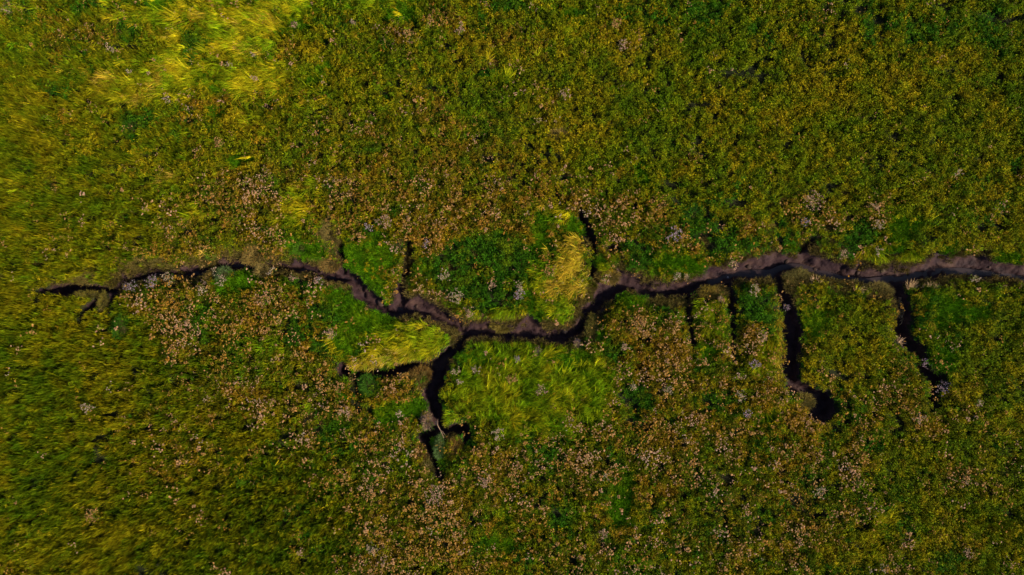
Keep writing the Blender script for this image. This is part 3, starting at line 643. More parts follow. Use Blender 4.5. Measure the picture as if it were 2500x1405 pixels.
NAMES = {'grass': ('meadow_grass', 'olive upright marsh grass covering the meadow', 'grass'),
         'lodged': ('lodged_grass', 'yellow and straw coloured grass combed flat by the wind', 'grass'),
         'herb': ('leafy_ground_cover', 'olive, brown and dark green leafy marsh herbs between the grasses', 'ground cover'),
         'turf': ('green_turf', 'fine vivid green turf in patches near the creek', 'grass'),
         'sedge': ('short_sedge', 'short grey brown sedge carpeting the shoulders of the creek', 'grass')}
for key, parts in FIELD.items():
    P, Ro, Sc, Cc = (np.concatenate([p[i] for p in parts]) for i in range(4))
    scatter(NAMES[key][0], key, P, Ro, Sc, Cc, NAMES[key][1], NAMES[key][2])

# ------------------------------------------------------------------ flower and seed heads over the brown communities: past counting
X3, Y3 = jitter_grid(0.135, 15)
f3 = creek_fields(X3, Y3)
sc3, _ = communities(X3, Y3)
best = np.max(np.stack([sc3[k] for k in KINDS if k != 'brown'], 1), 1)
px3 = X3 / S + 1250; py3 = 702.5 - Y3 / S
prob = sstep(-0.25, 1.25, sc3['brown'] - best + 1.1 * fbm(X3, Y3, 0.6, 1601)) * 0.72
prob += 0.07 * sstep(-0.75, 0.25, sc3['brown'] - best + 0.4 * fbm(X3, Y3, 0.4, 1651))
prob *= 0.6 + 0.4 * sstep(250, 520, py3)
prob += 0.008
prob *= np.where((np.minimum(-f3[1], -f3[5]) > -0.0), 1, 0)
ok = rng.random(len(X3)) < prob
X3, Y3 = X3[ok], Y3[ok]; n = len(X3)
Z3 = ground_z(X3, Y3, [a[ok] for a in f3])
tan = np.array((0.33, 0.175, 0.045)); pink = np.array((0.39, 0.22, 0.12)); white = np.array((0.38, 0.26, 0.18)); rust = np.array((0.26, 0.13, 0.015))
tone = np.clip(0.5 + 0.5 * fbm(X3, Y3, 1.2, 1701) + 0.35 * vnoise(X3, Y3, 0.4, 1711) - 0.12 + rng.normal(0, 0.14, n), 0, 1)[:, None]
c = np.where(tone < 0.33, rust + (tan - rust) * tone * 3, np.where(tone < 0.66, tan + (pink - tan) * (tone * 3 - 1), pink + (white - pink) * (tone * 3 - 2)))
rot = np.stack([rng.normal(0, 0.12, n), rng.normal(0, 0.12, n), rng.uniform(0, 6.283, n)], 1)
sz = np.clip(rng.lognormal(-0.15, 0.22, n), 0.5, 1.4) * (0.78 + 0.22 * sstep(350, 560, py3[ok]))
scatter('seed_heads', 'heads', np.stack([X3, Y3, Z3], 1), rot, np.stack([sz, sz, np.clip(sz, 0.75, 1.1)], 1), c, 'tan and pale pink seed heads sprinkled over the brown herbs', 'flowers')

# ------------------------------------------------------------------ single plants and other things one can pick out
LEAFM = {}
def plant_mat(color):
    key = tuple(round(c, 4) for c in color)
    if key not in LEAFM:
        LEAFM[key] = leaf_material('plant_%d' % len(LEAFM), key)
    return LEAFM[key]

def floor_z(x, y):
    return float(ground_z(np.array([x]), np.array([y]))[0])

def thing(name, px, py, label, cat, group=None, z=None):
    x, y = (float(v) for v in W(px, py))
    o = bpy.data.objects.new(name, None); COL.objects.link(o)
    o.empty_display_size = 0.1
    o.location = (x, y, floor_z(x, y) if z is None else z)
    o['label'] = label; o['category'] = cat
    if group: o['group'] = group
    return o

def part(name, parent, g, mats, stuff=True, smooth=False):
    o = bpy.data.objects.new(name, g.mesh(name, mats, smooth)); COL.objects.link(o)
    o.parent = parent
    if stuff: o['kind'] = 'stuff'
    return o

LILAC = (0.27, 0.19, 0.22); WHITE = (0.34, 0.25, 0.17); PINKW = (0.36, 0.22, 0.145); PEACH = (0.36, 0.19, 0.07); STRAW = (0.62, 0.44, 0.20)

def flower_clump(px, py, size, color, label, h=0.52, dens=1.0):
    """stems with leaves, each carrying a flat cluster of small heads"""
    seed = int(px * 7 + py * 13); r = np.random.default_rng(seed)
    t = thing('flowering_plant', px, py, label, 'flower', 'flowering plants in the marsh')
    rad = size * S * 0.78
    gs, gl, gh = Geo(), Geo(), Geo()
    ns = int(max(7, 44 * dens * (size / 30.0) ** 1.6))
    for _ in range(ns):
        a = r.uniform(0, 6.283); q = rad * r.random() ** 0.7
        x, y, z = q * math.cos(a), q * math.sin(a), h * r.uniform(0.82, 1.12)
        blade(gs, r, (x * 0.55, y * 0.55, -0.03), a, z, 0.02, 0.3, 0.012, jt(r, 0.15), None, 2)
        for _ in range(3):
            u = r.uniform(0.35, 0.9)
            leaf(gl, r, (x * (0.55 + 0.45 * u) + r.normal(0, 0.04), y * (0.55 + 0.45 * u) + r.normal(0, 0.04), z * u), 0.08, jt(r, 0.25), 0.4)
        for _ in range(r.integers(3, 7)):
            lump(gh, r, (x + r.normal(0, 0.032), y + r.normal(0, 0.032), z + r.normal(0, 0.012)), r.uniform(0.011, 0.024), jt(r, 0.3, 0.06))
    part('stems', t, gs, [plant_mat((0.07, 0.065, 0.015))])
    part('leaves', t, gl, [plant_mat((0.075, 0.13, 0.012))])
    part('flower_heads', t, gh, [plant_mat(color)])
    return t

def cushion(name, cat, px, py, rx, ry, hgt_, color, label, bl=(0.09, 0.20), dens=1.0, tilt=0, soil=(0.085, 0.07, 0.022), seeds=None, base=0.0):
    """a rounded mound of earth and roots closed over with fine foliage"""
    r = np.random.default_rng(int(px * 3 + py * 11))
    x0, y0 = (float(v) for v in W(px, py))
    z0 = floor_z(x0, y0) + base
    if name == 'sedge_mound': hgt_ *= 0.62; color = (color[0] * 0.92, color[1] * 0.86, color[2] * 0.6)
    t = thing(name, px, py, label, cat, None, z0)
    t.rotation_euler = (0, 0, R(tilt))
    ax, ay = rx * S, ry * S
    gb = Geo(); nr, na = 5, 14
    ph = r.uniform(0, 6.28, 3)
    def rim(a): return 1 + 0.13 * math.sin(2 * a + ph[0]) + 0.09 * math.sin(3 * a + ph[1]) + 0.06 * math.sin(5 * a + ph[2])
    vs = [(0, 0, hgt_)]
    for i in range(1, nr + 1):
        u = i / nr
        for k in range(na):
            a = 6.2832 * k / na
            zz = hgt_ * math.cos(u * 1.5) ** 0.8 - (0.25 if i == nr else 0)
            vs.append((ax * u * rim(a) * math.cos(a), ay * u * rim(a) * math.sin(a), zz + r.normal(0, 0.012)))
    fs = [(0, 1 + k, 1 + (k + 1) % na) for k in range(na)]
    for i in range(nr - 1):
        for k in range(na):
            b0 = 1 + i * na; b1 = b0 + na
            fs.append((b0 + k, b1 + k, b1 + (k + 1) % na, b0 + (k + 1) % na))
    gb.add(vs, fs, np.array([1.0, 1, 1]))
    part('root_mound', t, gb, [plant_mat(soil)], False, True)
    gf = Geo()
    n = int(dens * (8000 * ax * ay + 250))
    for _ in range(n):
        a = r.uniform(0, 6.283); u = math.sqrt(r.random())
        x, y = ax * u * rim(a) * math.cos(a), ay * u * rim(a) * math.sin(a)
        z = hgt_ * math.cos(u * 1.5) ** 0.8
        tt = jt(r, 0.26, 0.08)
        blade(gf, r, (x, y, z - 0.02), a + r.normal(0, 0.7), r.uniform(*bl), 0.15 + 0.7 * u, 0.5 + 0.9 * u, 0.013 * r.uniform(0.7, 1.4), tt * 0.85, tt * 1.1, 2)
    part('foliage', t, gf, [plant_mat(color)])
    if seeds:
        gs_ = Geo()
        for _ in range(int(n / 14)):
            a = r.uniform(0, 6.283); u = math.sqrt(r.random())
            lump(gs_, r, (ax * u * math.cos(a), ay * u * math.sin(a), hgt_ * math.cos(u * 1.5) ** 0.8 + bl[1] * 0.9), r.uniform(0.012, 0.024), jt(r, 0.2, 0.05))
        part('seed_heads', t, gs_, [plant_mat(seeds)])
    return t

def tussock(px, py, size, L, ang_, color, label, n=90, flat=(1.0, 1.7), spread=0.7, dead=None, ry=None, tilt=0):
    """long arching blades from one stool of roots, falling mostly one way"""
    r = np.random.default_rng(int(px * 5 + py * 3))
    t = thing('grass_tussock', px, py, label, 'grass tussock')
    rx_, ry_ = size * S, (ry or size) * S
    if n > 140: n = int(n * 0.6); L *= 0.8
    gg, gd = Geo(), Geo()
    for k in range(n):
        a = r.uniform(0, 6.283); q = math.sqrt(r.random())
        x, y = rx_ * q * math.cos(a), ry_ * q * math.sin(a)
        c, s_ = math.cos(R(tilt)), math.sin(R(tilt)); x, y = x * c - y * s_, x * s_ + y * c
        tt = jt(r, 0.22, 0.06)
        tgt = gd if (dead and k % 3 == 0) else gg
        blade(tgt, r, (x, y, -0.03), R(ang_) + r.normal(0, spread + 0.22), r.uniform(0.45, 0.95) * L, r.uniform(0.05, 0.4), r.uniform(*flat), 0.018 * r.uniform(0.7, 1.3), tt * 0.9, tt * 1.1, 4)
    part('blades', t, gg, [plant_mat(color)])
    if dead: part('dead_blades', t, gd, [plant_mat(dead)])
    return t

def rock_like(name, cat, px, py, size, color, label, flat=0.6, lift=0.0, grow=None):
    r = np.random.default_rng(int(px + py * 17))
    g = Geo(); nr, na = 5, 9
    rad = size * S; vs = []
    for i in range(1, nr):
        for k in range(na):
            th = math.pi * i / nr; a = 6.2832 * k / na
            q = rad * (1 + r.normal(0, 0.10))
            vs.append((q * math.sin(th) * math.cos(a) * 1.2, q * math.sin(th) * math.sin(a) * 0.85, q * math.cos(th) * flat))
    vs += [(0, 0, rad * flat), (0, 0, -rad * flat)]
    fs = [(i * na + k, (i + 1) * na + k, (i + 1) * na + (k + 1) % na, i * na + (k + 1) % na) for i in range(nr - 2) for k in range(na)]
    fs += [(len(vs) - 2, k, (k + 1) % na) for k in range(na)] + [(len(vs) - 1, (nr - 2) * na + (k + 1) % na, (nr - 2) * na + k) for k in range(na)]
    g.add(vs, fs, np.array([1.0, 1, 1]))
    x, y = (float(v) for v in W(px, py))
    m = noisy_material(name + '_surface', [(0.3, tuple(c * 0.6 for c in color)), (0.7, color)], 9.0, 0.85, 0.01, 30)
    o = bpy.data.objects.new(name, g.mesh(name, [m], True)); COL.objects.link(o)
    o.location = (x, y, floor_z(x, y) + rad * flat * 0.3 + lift); o.rotation_euler = (0, 0, r.uniform(0, 3))
    o['label'] = label; o['category'] = cat
    if grow:
        gg = Geo()
        for _ in range(70):
            a = r.uniform(0, 6.283); u = math.sqrt(r.random())
            blade(gg, r, (rad * 1.1 * u * math.cos(a), rad * 0.8 * u * math.sin(a), rad * flat * (1 - u * u) * 0.8), a, r.uniform(0.08, 0.18), 0.3, 1.2, 0.013, jt(r), None, 2)
        part('grass_cap', o, gg, [plant_mat(grow)])
    return o

# ---- flowering plants, north of the creek
FL = [
 (1268,722,20,LILAC,'lilac flower clump just west of the golden grass on the north bank'),
 (1270,697,17,WHITE,'white flower clump directly above the lilac one beside the golden grass'),
 (1985,490,32,PINKW,'largest pinkish white flower clump north of the right half of the creek'),
 (1967,541,16,LILAC,'small lilac flower clump left below the largest pinkish white clump'),
 (2146,548,18,WHITE,'white flower clump at the right end of the flowery band'),
 (2134,506,16,PINKW,'pale pink flower clump above the white one at the right end of the flowery band'),
 (1644,574,26,LILAC,'pale lilac flower clump in the middle of the tan flower field'),
 (1792,645,17,PINKW,'pink flower clump on the lip of the north bank above the dark channel bend'),
 (1653,674,15,WHITE,'white flower clump low on the vivid green north bank'),
 (2062,622,15,PINKW,'pinkish white flower clump on the north bank right of the dark notch'),
 (2142,614,14,WHITE,'white flower clump on the north bank above the yellow grass lip'),
 (1906,608,10,PEACH,'small peach flower clump at the highest point of the north bank'),
 (939,543,24,PINKW,'pinkish white flower clump above the vivid green patch between two ditches'),
 (900,557,13,LILAC,'small lilac flower clump left of the pinkish one between two ditches'),
 (884,580,16,PEACH,'peach flower clump at the upper left rim of the vivid green patch'),
 (1084,674,22,WHITE,'white flower clump in the dark green herbs right of the second ditch'),
 (1112,722,24,WHITE,'white flower drift just above the north bank, left of the wide mud bed'),
 (1038,594,14,LILAC,'lilac white flower clump right beside the top of the second ditch'),
 (1200,699,16,PINKW,'pale flower clump in the middle of the dark green herbs above the creek'),
 (1145,760,18,PINKW,'pink flower drift along the north lip of the creek'),
 (1340,665,15,PEACH,'peach flower clump inside the left edge of the golden grass'),
 (1482,682,14,PINKW,'pale pink flower clump on the sedge point where the upper ditch meets the creek'),
 (1379,231,18,PINKW,'pink flower clump alone in the upper middle of the meadow'),
 (1502,56,16,PEACH,'peach flower clump near the top edge right of the middle'),
 (1520,110,20,PINKW,'pink flower drift below the peach clump near the top edge'),
 (864,59,9,WHITE,'tiny white flower clump near the top edge, in bushy green herbs'),
 (269,120,15,WHITE,'pale flower clump left of the golden grass at the upper left'),
 (617,136,9,WHITE,'small white flower clump on the right side of the yellow grass swath'),
 (558,161,11,WHITE,'white flower clump in green grass below the yellow swath'),
 (622,190,11,PINKW,'pinkish flower clump at the lower right end of the yellow swath'),
 (315,174,8,WHITE,'tiny white flower clump between the two golden streaks at the upper left'),
 (410,246,12,WHITE,'white flower clump under the lower tip of the golden streak'),
 (538,348,17,PEACH,'peach flower clump in olive herbs below the yellow swath'),
 (2336,422,13,WHITE,'lone white flower clump in the olive herbs at the right'),
 (720,62,13,PINKW,'pale pink flower clump at the right edge of the yellow swath'),
 (1000,85,18,PEACH,'peach flower drift in the upper middle'),
 (1125,70,18,PINKW,'pink white flower clump near the top, right of the peach drift'),
 # south of the creek
 (2392,682,14,WHITE,'white flower clump on the south bank near the right edge'),
 (1934,753,13,LILAC,'lilac flower sprig hanging into the wide black ditch'),
 (2276,888,19,LILAC,'dense lilac flower clump at the bend of the rightmost ditch'),
 (2316,950,26,LILAC,'large grey lilac flower bush over the hole at the end of the rightmost ditch'),
 (1843,708,18,WHITE,'white flower drift between the last narrow ditch and the wide black ditch'),
 (1863,822,18,PINKW,'pink flower clump in the strip left of the wide black ditch'),
 (1844,888,17,LILAC,'lilac flower clump left of the golden fringe of the wide black ditch'),
 (1807,965,18,WHITE,'white flower clump below the strip left of the wide black ditch'),
 (1824,1011,16,LILAC,'pale lilac flower clump left of the black pool'),
 (1525,851,15,PINKW,'pink flower clump south of the creek bend, beside a dark green patch'),
 (1547,945,13,WHITE,'white flower clump right of the bright oval of grass'),
 (1631,951,15,WHITE,'white flower clump in brown herbs below the left narrow ditch'),
 (1560,800,30,PEACH,'broad peach flower mass south of the creek bend'),
 (1218,1059,22,WHITE,'white flower clump on the lower rim of the bright oval of grass'),
 (1164,900,14,WHITE,'white flower clump inside the upper left of the bright oval'),
 (1112,908,14,WHITE,'white flower clump at the left rim of the bright oval'),
 (1124,931,11,WHITE,'small white flower clump at the left rim of the bright oval, lower of two'),
 (1259,877,10,LILAC,'small lilac flower clump at the top of the bright oval'),
 (1250,925,16,PEACH,'peach flower clump inside the bright oval of grass'),
 (1320,950,18,PINKW,'pinkish flower drift in the middle of the bright oval'),
 (976,1008,13,WHITE,'white flower clump on the vivid green turf left of the dark branch ditch'),
 (839,1005,20,PINKW,'pink flower clump far left of the dark branch ditch'),
 (826,945,18,PEACH,'peach flower clump below the small hole left of the branch ditch'),
 (657,662,13,WHITE,'white flower clump right beside the round sedge mound in the creek'),
 (714,676,13,PINKW,'pale flower clump on the sedge shoulder of the south bank'),
 (776,685,13,LILAC,'lilac white flower clump on the south bank under the first ditch'),
 (805,816,20,PINKW,'pinkish white flower clump left of the golden bank corner'),
 (310,700,20,LILAC,'grey lilac flower clump where the creek narrows at the left'),
 (364,688,22,LILAC,'grey lilac flower clump, second along the south bank from the left'),
 (404,680,20,WHITE,'pale flower clump, third along the south bank from the left'),
 (492,711,16,WHITE,'white flower clump below the south bank, left of the green mound'),
 (538,685,17,WHITE,'white flower clump growing on the grey green mound on the south bank'),
 (517,661,10,WHITE,'tiny white flower clump at the water edge above the grey green mound'),
 (640,735,24,PEACH,'peach flower mass below the south bank at the left'),
 (214,996,20,WHITE,'pale flower clump alone in the olive grass at the left'),
 (223,1258,24,PEACH,'tan flower patch alone in the olive grass at the lower left'),
 (735,1346,13,PINKW,'pink flower clump near the bottom edge left of the middle'),
 (907,1340,20,WHITE,'whitish flower clump near the bottom edge, among dark green herbs'),
 (1060,1210,34,PINKW,'largest pink flower mass in the lower middle'),
 (1180,1170,26,PINKW,'pink flower mass right below the end of the branch ditch'),
 (1255,1160,20,PEACH,'peach flower clump below the bright oval'),
 (2239,1019,20,PINKW,'pink flower clump below the rightmost ditch'),
 (2387,982,13,WHITE,'white flower clump right of the hole at the end of the rightmost ditch'),
 (2001,1202,20,WHITE,'white flower clump below the black pool'),
 (2361,1350,17,PINKW,'pale pink flower clump in the lower right corner'),
 (2157,1385,13,WHITE,'small white flower clump at the bottom edge on the right'),
 (1469,1303,17,PINKW,'pink flower clump left below the long green streak'),
 (1475,1164,13,WHITE,'white flower clump left of the top of the long green streak'),
]
for a in FL: flower_clump(*a)

# ---- mounds and cushions
SED = (0.25, 0.18, 0.065)
for a in [
 ('sedge_mound','mound',1370,325,24,22,0.30,(0.33,0.26,0.09),'pale tan round sedge mound alone in the upper meadow'),
 ('moss_cushion','cushion',725,602,19,19,0.22,(0.085,0.20,0.012),'round vivid green cushion on the north bank left of the first ditch'),
 ('moss_cushion','cushion',1695,520,24,22,0.24,(0.035,0.12,0.012),'round dark green cushion in the tan flower field'),
 ('moss_cushion','cushion',896,945,26,24,0.25,(0.06,0.16,0.014),'dark green cushion below the small black hole left of the branch ditch'),
 ('dry_bush','bush',1040,1030,11,20,0.30,(0.30,0.20,0.14),'pinkish grey dry bush at the end of the dark branch ditch'),
 ('moss_cushion','cushion',1070,1096,12,26,0.28,(0.10,0.17,0.05),'long grey green cushion between the black forks of the branch ditch'),
 ('sedge_mound','mound',1108,1100,17,28,0.26,(0.24,0.15,0.05),'brown sedge mound right of the grey green cushion'),
 ('sedge_mound','mound',1018,1116,15,24,0.25,(0.27,0.155,0.05),'brown sedge mound left of the grey green cushion'),
 ('sedge_mound','mound',1036,1150,15,20,0.22,(0.20,0.19,0.07),'olive grey sedge mound below the forks of the branch ditch'),
 ('sedge_mound','mound',628,664,20,22,0.34,(0.28,0.22,0.10),'small pale sedge mound standing in the creek at the left'),
 ('sedge_mound','mound',615,618,36,26,0.24,(0.27,0.20,0.08),'broad round sedge lobe overhanging the north bank above the small mound'),
 ('sedge_mound','mound',802,568,28,46,0.26,(0.25,0.20,0.085),'tall tan sedge tongue left of the first ditch'),
 ('sedge_mound','mound',800,642,24,20,0.24,(0.28,0.19,0.08),'tan sedge foot between the first ditch and the creek'),
 ('sedge_mound','mound',991,622,15,36,0.24,(0.29,0.17,0.05),'orange brown sedge strip left of the second ditch'),
 ('sedge_mound','mound',190,676,62,12,0.14,(0.19,0.155,0.045),'long tan sedge bank above the crack at the left end'),
 ('sedge_mound','mound',252,682,16,18,0.15,(0.19,0.15,0.045),'rounded sedge head between the crack and the start of the creek'),
 ('sedge_mound','mound',196,720,30,7,0.12,(0.17,0.15,0.04),'low dim sedge ridge below the crack at the left end'),
 ('sedge_mound','mound',236,736,8,20,0.12,(0.17,0.15,0.04),'narrow sedge ridge between the two slanting cracks'),
 ('sedge_mound','mound',1203,150,18,16,0.22,(0.29,0.19,0.05),'small brown mound in the upper meadow left of the middle'),
 ('moss_cushion','cushion',532,672,24,18,0.28,(0.11,0.17,0.06),'grey green mound on the south bank at the left'),
 ('sedge_mound','mound',500,676,16,16,0.26,(0.24,0.18,0.07),'small sedge mound left of the grey green mound'),
 ('sedge_mound','mound',1450,803,16,30,0.28,(0.21,0.19,0.055),'olive sedge mound at the inside of the creek bend'),
 ('sedge_mound','mound',1885,558,17,15,0.24,(0.24,0.19,0.055),'small olive brown mound left of the large pinkish flower clump'),
 ('sedge_mound','mound',1823,550,17,38,0.22,(0.33,0.22,0.03),'upright golden brown patch right of the dark green cushion'),
 ('dark_shrub','shrub',285,803,26,30,0.34,(0.045,0.125,0.008),'dark green shrub in olive grass below the left end of the creek'),
 ('dark_shrub','shrub',302,305,30,22,0.22,(0.05,0.13,0.009),'dark green shrub in the upper left meadow'),
 ('sedge_mound','mound',1225,800,26,14,0.24,(0.24,0.20,0.06),'olive turf block slumped from the north bank into the wide bed'),
 ('sedge_mound','mound',1490,676,26,16,0.26,(0.28,0.21,0.07),'sedge point where the upper ditch meets the creek'),
 ('sedge_mound','mound',1742,716,26,14,0.26,(0.27,0.21,0.05),'sedge head between the two narrow ditches south of the creek'),
 ('sedge_mound','mound',1965,680,34,20,0.26,(0.19,0.17,0.07),'dim sedge shoulder right of the mouth of the wide black ditch'),
 ('sedge_mound','mound',2160,712,40,18,0.26,(0.20,0.17,0.07),'dim sedge shoulder left of the mouth of the rightmost ditch'),
 ('sedge_mound','mound',1972,985,22,22,0.22,(0.22,0.18,0.06),'sedge mound left of the black pool'),
 ('sedge_mound','mound',1022,918,30,16,0.22,(0.24,0.15,0.055),'brown sedge shoulder under the golden grass, left of the branch ditch'),
 ]:
    cushion(*a)

# ---- tussocks
for a, k in [
 ((2005,692,12,0.42,140,(0.52,0.34,0.19),'pale straw tuft on the south bank right of the wide black ditch'),dict(n=70,spread=1.2)),
 ((2128,716,12,0.40,200,(0.46,0.32,0.17),'dull straw tuft on the dim sedge shoulder'),dict(n=60,spread=1.2)),
 ((2245,704,10,0.50,100,(0.58,0.38,0.20),'pale straw fringe at the mouth of the rightmost ditch'),dict(n=110,ry=7,spread=0.6)),
 ((2290,706,22,0.42,80,(0.58,0.38,0.19),'straw fringe running right along the south bank'),dict(n=110,ry=6,spread=0.5)),
 ((2236,760,6,0.42,190,(0.52,0.34,0.18),'straw fringe hanging into the rightmost ditch'),dict(n=110,ry=34,spread=0.5)),
 ((2213,838,11,0.35,0,(0.50,0.34,0.22),'pale straw ball at the lower bend of the rightmost ditch'),dict(n=90,spread=3)),
 ((470,88,26,0.75,205,(0.05,0.15,0.008),'dark green tussock in the yellow grass swath at the upper left'),dict(n=260,spread=0.8,flat=(0.5,1.3))),
 ((487,612,12,0.5,160,(0.70,0.46,0.08),'small golden tuft above the north bank at the left'),dict(n=60,spread=0.8)),
 ((505,622,14,0.45,60,(0.10,0.20,0.012),'green tuft beside the small golden tuft'),dict(n=90,spread=3)),
 ((8,8,14,0.5,130,(0.50,0.36,0.30),'pale grey pink tuft in the top left corner'),dict(n=110,spread=3)),
 ((1425,672,22,0.85,212,(0.30,0.29,0.012),'golden tussock leaning over the north bank at the upper ditch mouth'),dict(n=230,ry=34,spread=0.35,dead=(0.50,0.34,0.08))),
 ((1405,615,20,0.80,205,(0.30,0.29,0.012),'golden tussock left of the upper ditch'),dict(n=190,ry=30,spread=0.35,dead=(0.50,0.34,0.08))),
 ((1385,750,24,0.75,195,(0.28,0.31,0.008),'yellow green tussock above the creek bend'),dict(n=200,spread=0.45)),
 *[((x_, y_, 11, 0.70, a_, c_, 'golden wind-combed streak ' + l_), dict(n=130, ry=ry_, tilt=t_, spread=0.2, dead=(0.62,0.40,0.06))) for x_, y_, a_, ry_, t_, c_, l_ in [
   (412,160,215,34,-32,(0.50,0.38,0.02),'just left below the dark green tussock at the upper left'),
   (378,212,215,34,-36,(0.54,0.38,0.03),'at the lower end of the yellow swath'),
   (345,236,212,22,-55,(0.46,0.36,0.02),'lowest and smallest of the upper left swath'),
   (258,182,200,34,-62,(0.44,0.34,0.02),'leftmost in the upper left meadow'),
   (505,36,-165,40,75,(0.50,0.38,0.02),'near the top edge right of the dark green tussock'),
   (590,62,-165,40,78,(0.46,0.37,0.02),'in the middle of the yellow swath'),
   (655,38,-168,44,80,(0.50,0.38,0.02),'near the top edge at the right of the yellow swath'),
   (610,112,-160,36,75,(0.46,0.36,0.02),'above the small white clump on the right of the swath'),
   (425,62,214,30,-40,(0.42,0.36,0.015),'directly left above the dark green tussock'),
   (405,430,206,30,-60,(0.38,0.31,0.012),'alone in the olive meadow below the upper left shrub'),
   ]],
 ((1345,690,22,0.75,212,(0.26,0.27,0.01),'straw tussock at the left side of the golden bank'),dict(n=170,spread=0.4,dead=(0.50,0.34,0.09))),
 ((960,868,36,0.80,217,(0.50,0.35,0.05),'straw tussock combed down over the small side ditch'),dict(n=300,ry=16,tilt=18,spread=0.3,dead=(0.60,0.40,0.12))),
 ((905,882,20,0.65,235,(0.48,0.34,0.07),'left straw tussock of the golden bank corner'),dict(n=150,spread=0.35)),
 ((1020,862,34,0.75,214,(0.26,0.30,0.008),'yellow tussock between straw grass and the branch ditch'),dict(n=240,ry=14,spread=0.35)),
 ((1065,838,24,0.65,205,(0.26,0.31,0.008),'bright yellow green tussock on the corner of creek and branch ditch'),dict(n=200,spread=0.45)),
 ((1003,812,36,0.45,100,(0.34,0.28,0.03),'straw fringe leaning north over the creek'),dict(n=170,ry=10,spread=0.45)),
 ((1278,862,36,0.42,110,(0.34,0.29,0.03),'straw tuft leaning north over the wide mud bed'),dict(n=150,ry=8,spread=0.5)),
 ((1914,830,7,0.42,268,(0.44,0.33,0.02),'golden fringe along the upper part of the wide black ditch'),dict(n=220,ry=52,spread=0.8)),
 ((1908,905,12,0.5,262,(0.48,0.34,0.04),'straw fringe along the lower part of the wide black ditch'),dict(n=260,ry=42,spread=0.7,dead=(0.52,0.35,0.10))),
 ((1108,1020,22,0.4,215,(0.30,0.32,0.01),'yellow green tussock hanging over the end of the branch ditch'),dict(n=200,ry=14,spread=0.4)),
 ]:
    tussock(*a, **k)

# ---- slumped clods and stones
rock_like('turf_clod','clod',1315,862,10,(0.30,0.20,0.16),'pinkish dry clod on the south bank below the wide mud bed',0.6,0.12,(0.32,0.23,0.17))
rock_like('turf_clod','clod',1413,842,11,(0.28,0.17,0.13),'reddish dry clod at the south end of the creek bend',0.5,0.08,(0.30,0.20,0.14))
rock_like('turf_clod','clod',1681,676,5,(0.34,0.24,0.15),'pale clod on the vivid green north bank',0.6,0.2,(0.34,0.25,0.13))
rock_like('turf_clod','clod',1765,731,5,(0.32,0.21,0.17),'pale pink clod on the sedge head between the narrow ditches',0.6,0.15,(0.32,0.22,0.14))
rock_like('stone','stone',1797,676,3.2,(0.36,0.33,0.36),'small pale stone in the dark channel',0.7)
rock_like('stone','stone',1727,703,2.6,(0.36,0.33,0.34),'smallest pale stone on the mud left of the narrow ditches',0.7)
rock_like('turf_clod','clod',2180,656,9,(0.10,0.065,0.05),'dark clod slumped on the lit mud of the north bank at the right',0.6,0.0)
rock_like('turf_clod','clod',1382,812,7,(0.05,0.035,0.035),'dark clod at the foot of the north bank before the bend',0.6)
rock_like('turf_clod','clod',918,738,12,(0.08,0.05,0.045),'dark slumped block on the mud above the narrow bend',0.5)
rock_like('turf_clod','clod',1200,802,9,(0.07,0.045,0.04),'dark clod under the slumped turf block',0.5)

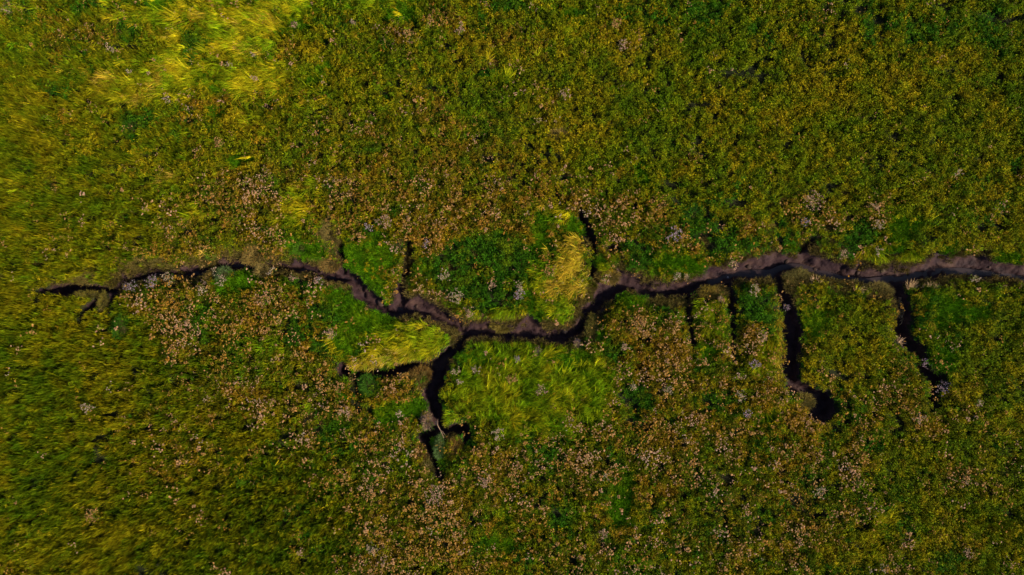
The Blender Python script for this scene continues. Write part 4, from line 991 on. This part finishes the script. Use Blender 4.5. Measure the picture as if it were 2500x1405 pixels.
# ---- loose clods of earth on the creek bed
rc = np.random.default_rng(77)
spots = []
while len(spots) < 18:
    kx = rc.uniform(320, 2480); ky = np.interp(kx, [p[0] for p in THAL], [p[1] for p in THAL]) + rc.uniform(-22, 8)
    fx, fy = W(kx, ky)
    if creek_fields(np.array([fx]), np.array([fy]))[1][0] > 0.10 and all(abs(kx - q_[0]) > 60 for q_ in spots):
        spots.append((kx, ky))
ORD = 'leftmost second third fourth fifth sixth seventh eighth ninth tenth eleventh twelfth thirteenth fourteenth fifteenth sixteenth seventeenth rightmost'.split()
for nth, (kx, ky) in zip(ORD, sorted(spots)):
    o = rock_like('mud_clod', 'clod', kx, ky, rc.uniform(3.5, 7.0), (0.06, 0.034, 0.030), nth + ' of the small dark clods lying loose on the creek bed' if 'most' in nth else nth + ' from the left of the small dark clods loose on the creek bed', rc.uniform(0.45, 0.7))
    o['group'] = 'loose clods on the creek bed'

# ---- driftwood caught at the end of the branch ditch
def limb(g, r, pts, r0, r1, tint):
    pts = [np.array(p, float) for p in pts]; n = len(pts); k = 6; vs = []
    for i, p_ in enumerate(pts):
        d = pts[min(i + 1, n - 1)] - pts[max(i - 1, 0)]; d /= np.linalg.norm(d)
        a = np.cross(d, [0, 0, 1.0]); a /= np.linalg.norm(a) + 1e-9; b = np.cross(d, a)
        q_ = r0 + (r1 - r0) * i / (n - 1)
        vs += [p_ + (a * math.cos(6.2832 * j / k) + b * math.sin(6.2832 * j / k)) * q_ * r.uniform(0.85, 1.15) for j in range(k)]
    fs = [(i * k + j, i * k + (j + 1) % k, (i + 1) * k + (j + 1) % k, (i + 1) * k + j) for i in range(n - 1) for j in range(k)]
    fs += [tuple(range(k - 1, -1, -1)), tuple(range((n - 1) * k, n * k))]
    g.add(vs, fs, tint)
r = np.random.default_rng(5)
dw = thing('driftwood_branch', 1072, 1050, 'pale forked driftwood branch across the end of the dark branch ditch', 'branch', None, ZG + 0.08)
wood = noisy_material('bleached_wood', [(0.3, (0.16, 0.10, 0.07)), (0.7, (0.36, 0.24, 0.17))], 14, 0.8, 0.004, 60)
g = Geo(); limb(g, r, [(-0.16, 0.30, 0.14), (-0.05, 0.08, 0.15), (0.06, -0.12, 0.12), (0.16, -0.38, 0.05)], 0.024, 0.010, np.ones(3)); part('stem', dw, g, [wood], False, True)
g = Geo(); limb(g, r, [(-0.06, 0.10, 0.15), (-0.08, 0.22, 0.19), (-0.06, 0.40, 0.20)], 0.014, 0.007, np.ones(3)); part('twig', dw, g, [wood], False, True)
g = Geo(); limb(g, r, [(0.02, -0.04, 0.13), (0.12, -0.10, 0.17), (0.20, -0.22, 0.16)], 0.012, 0.006, np.ones(3)); part('twig', dw, g, [wood], False, True)
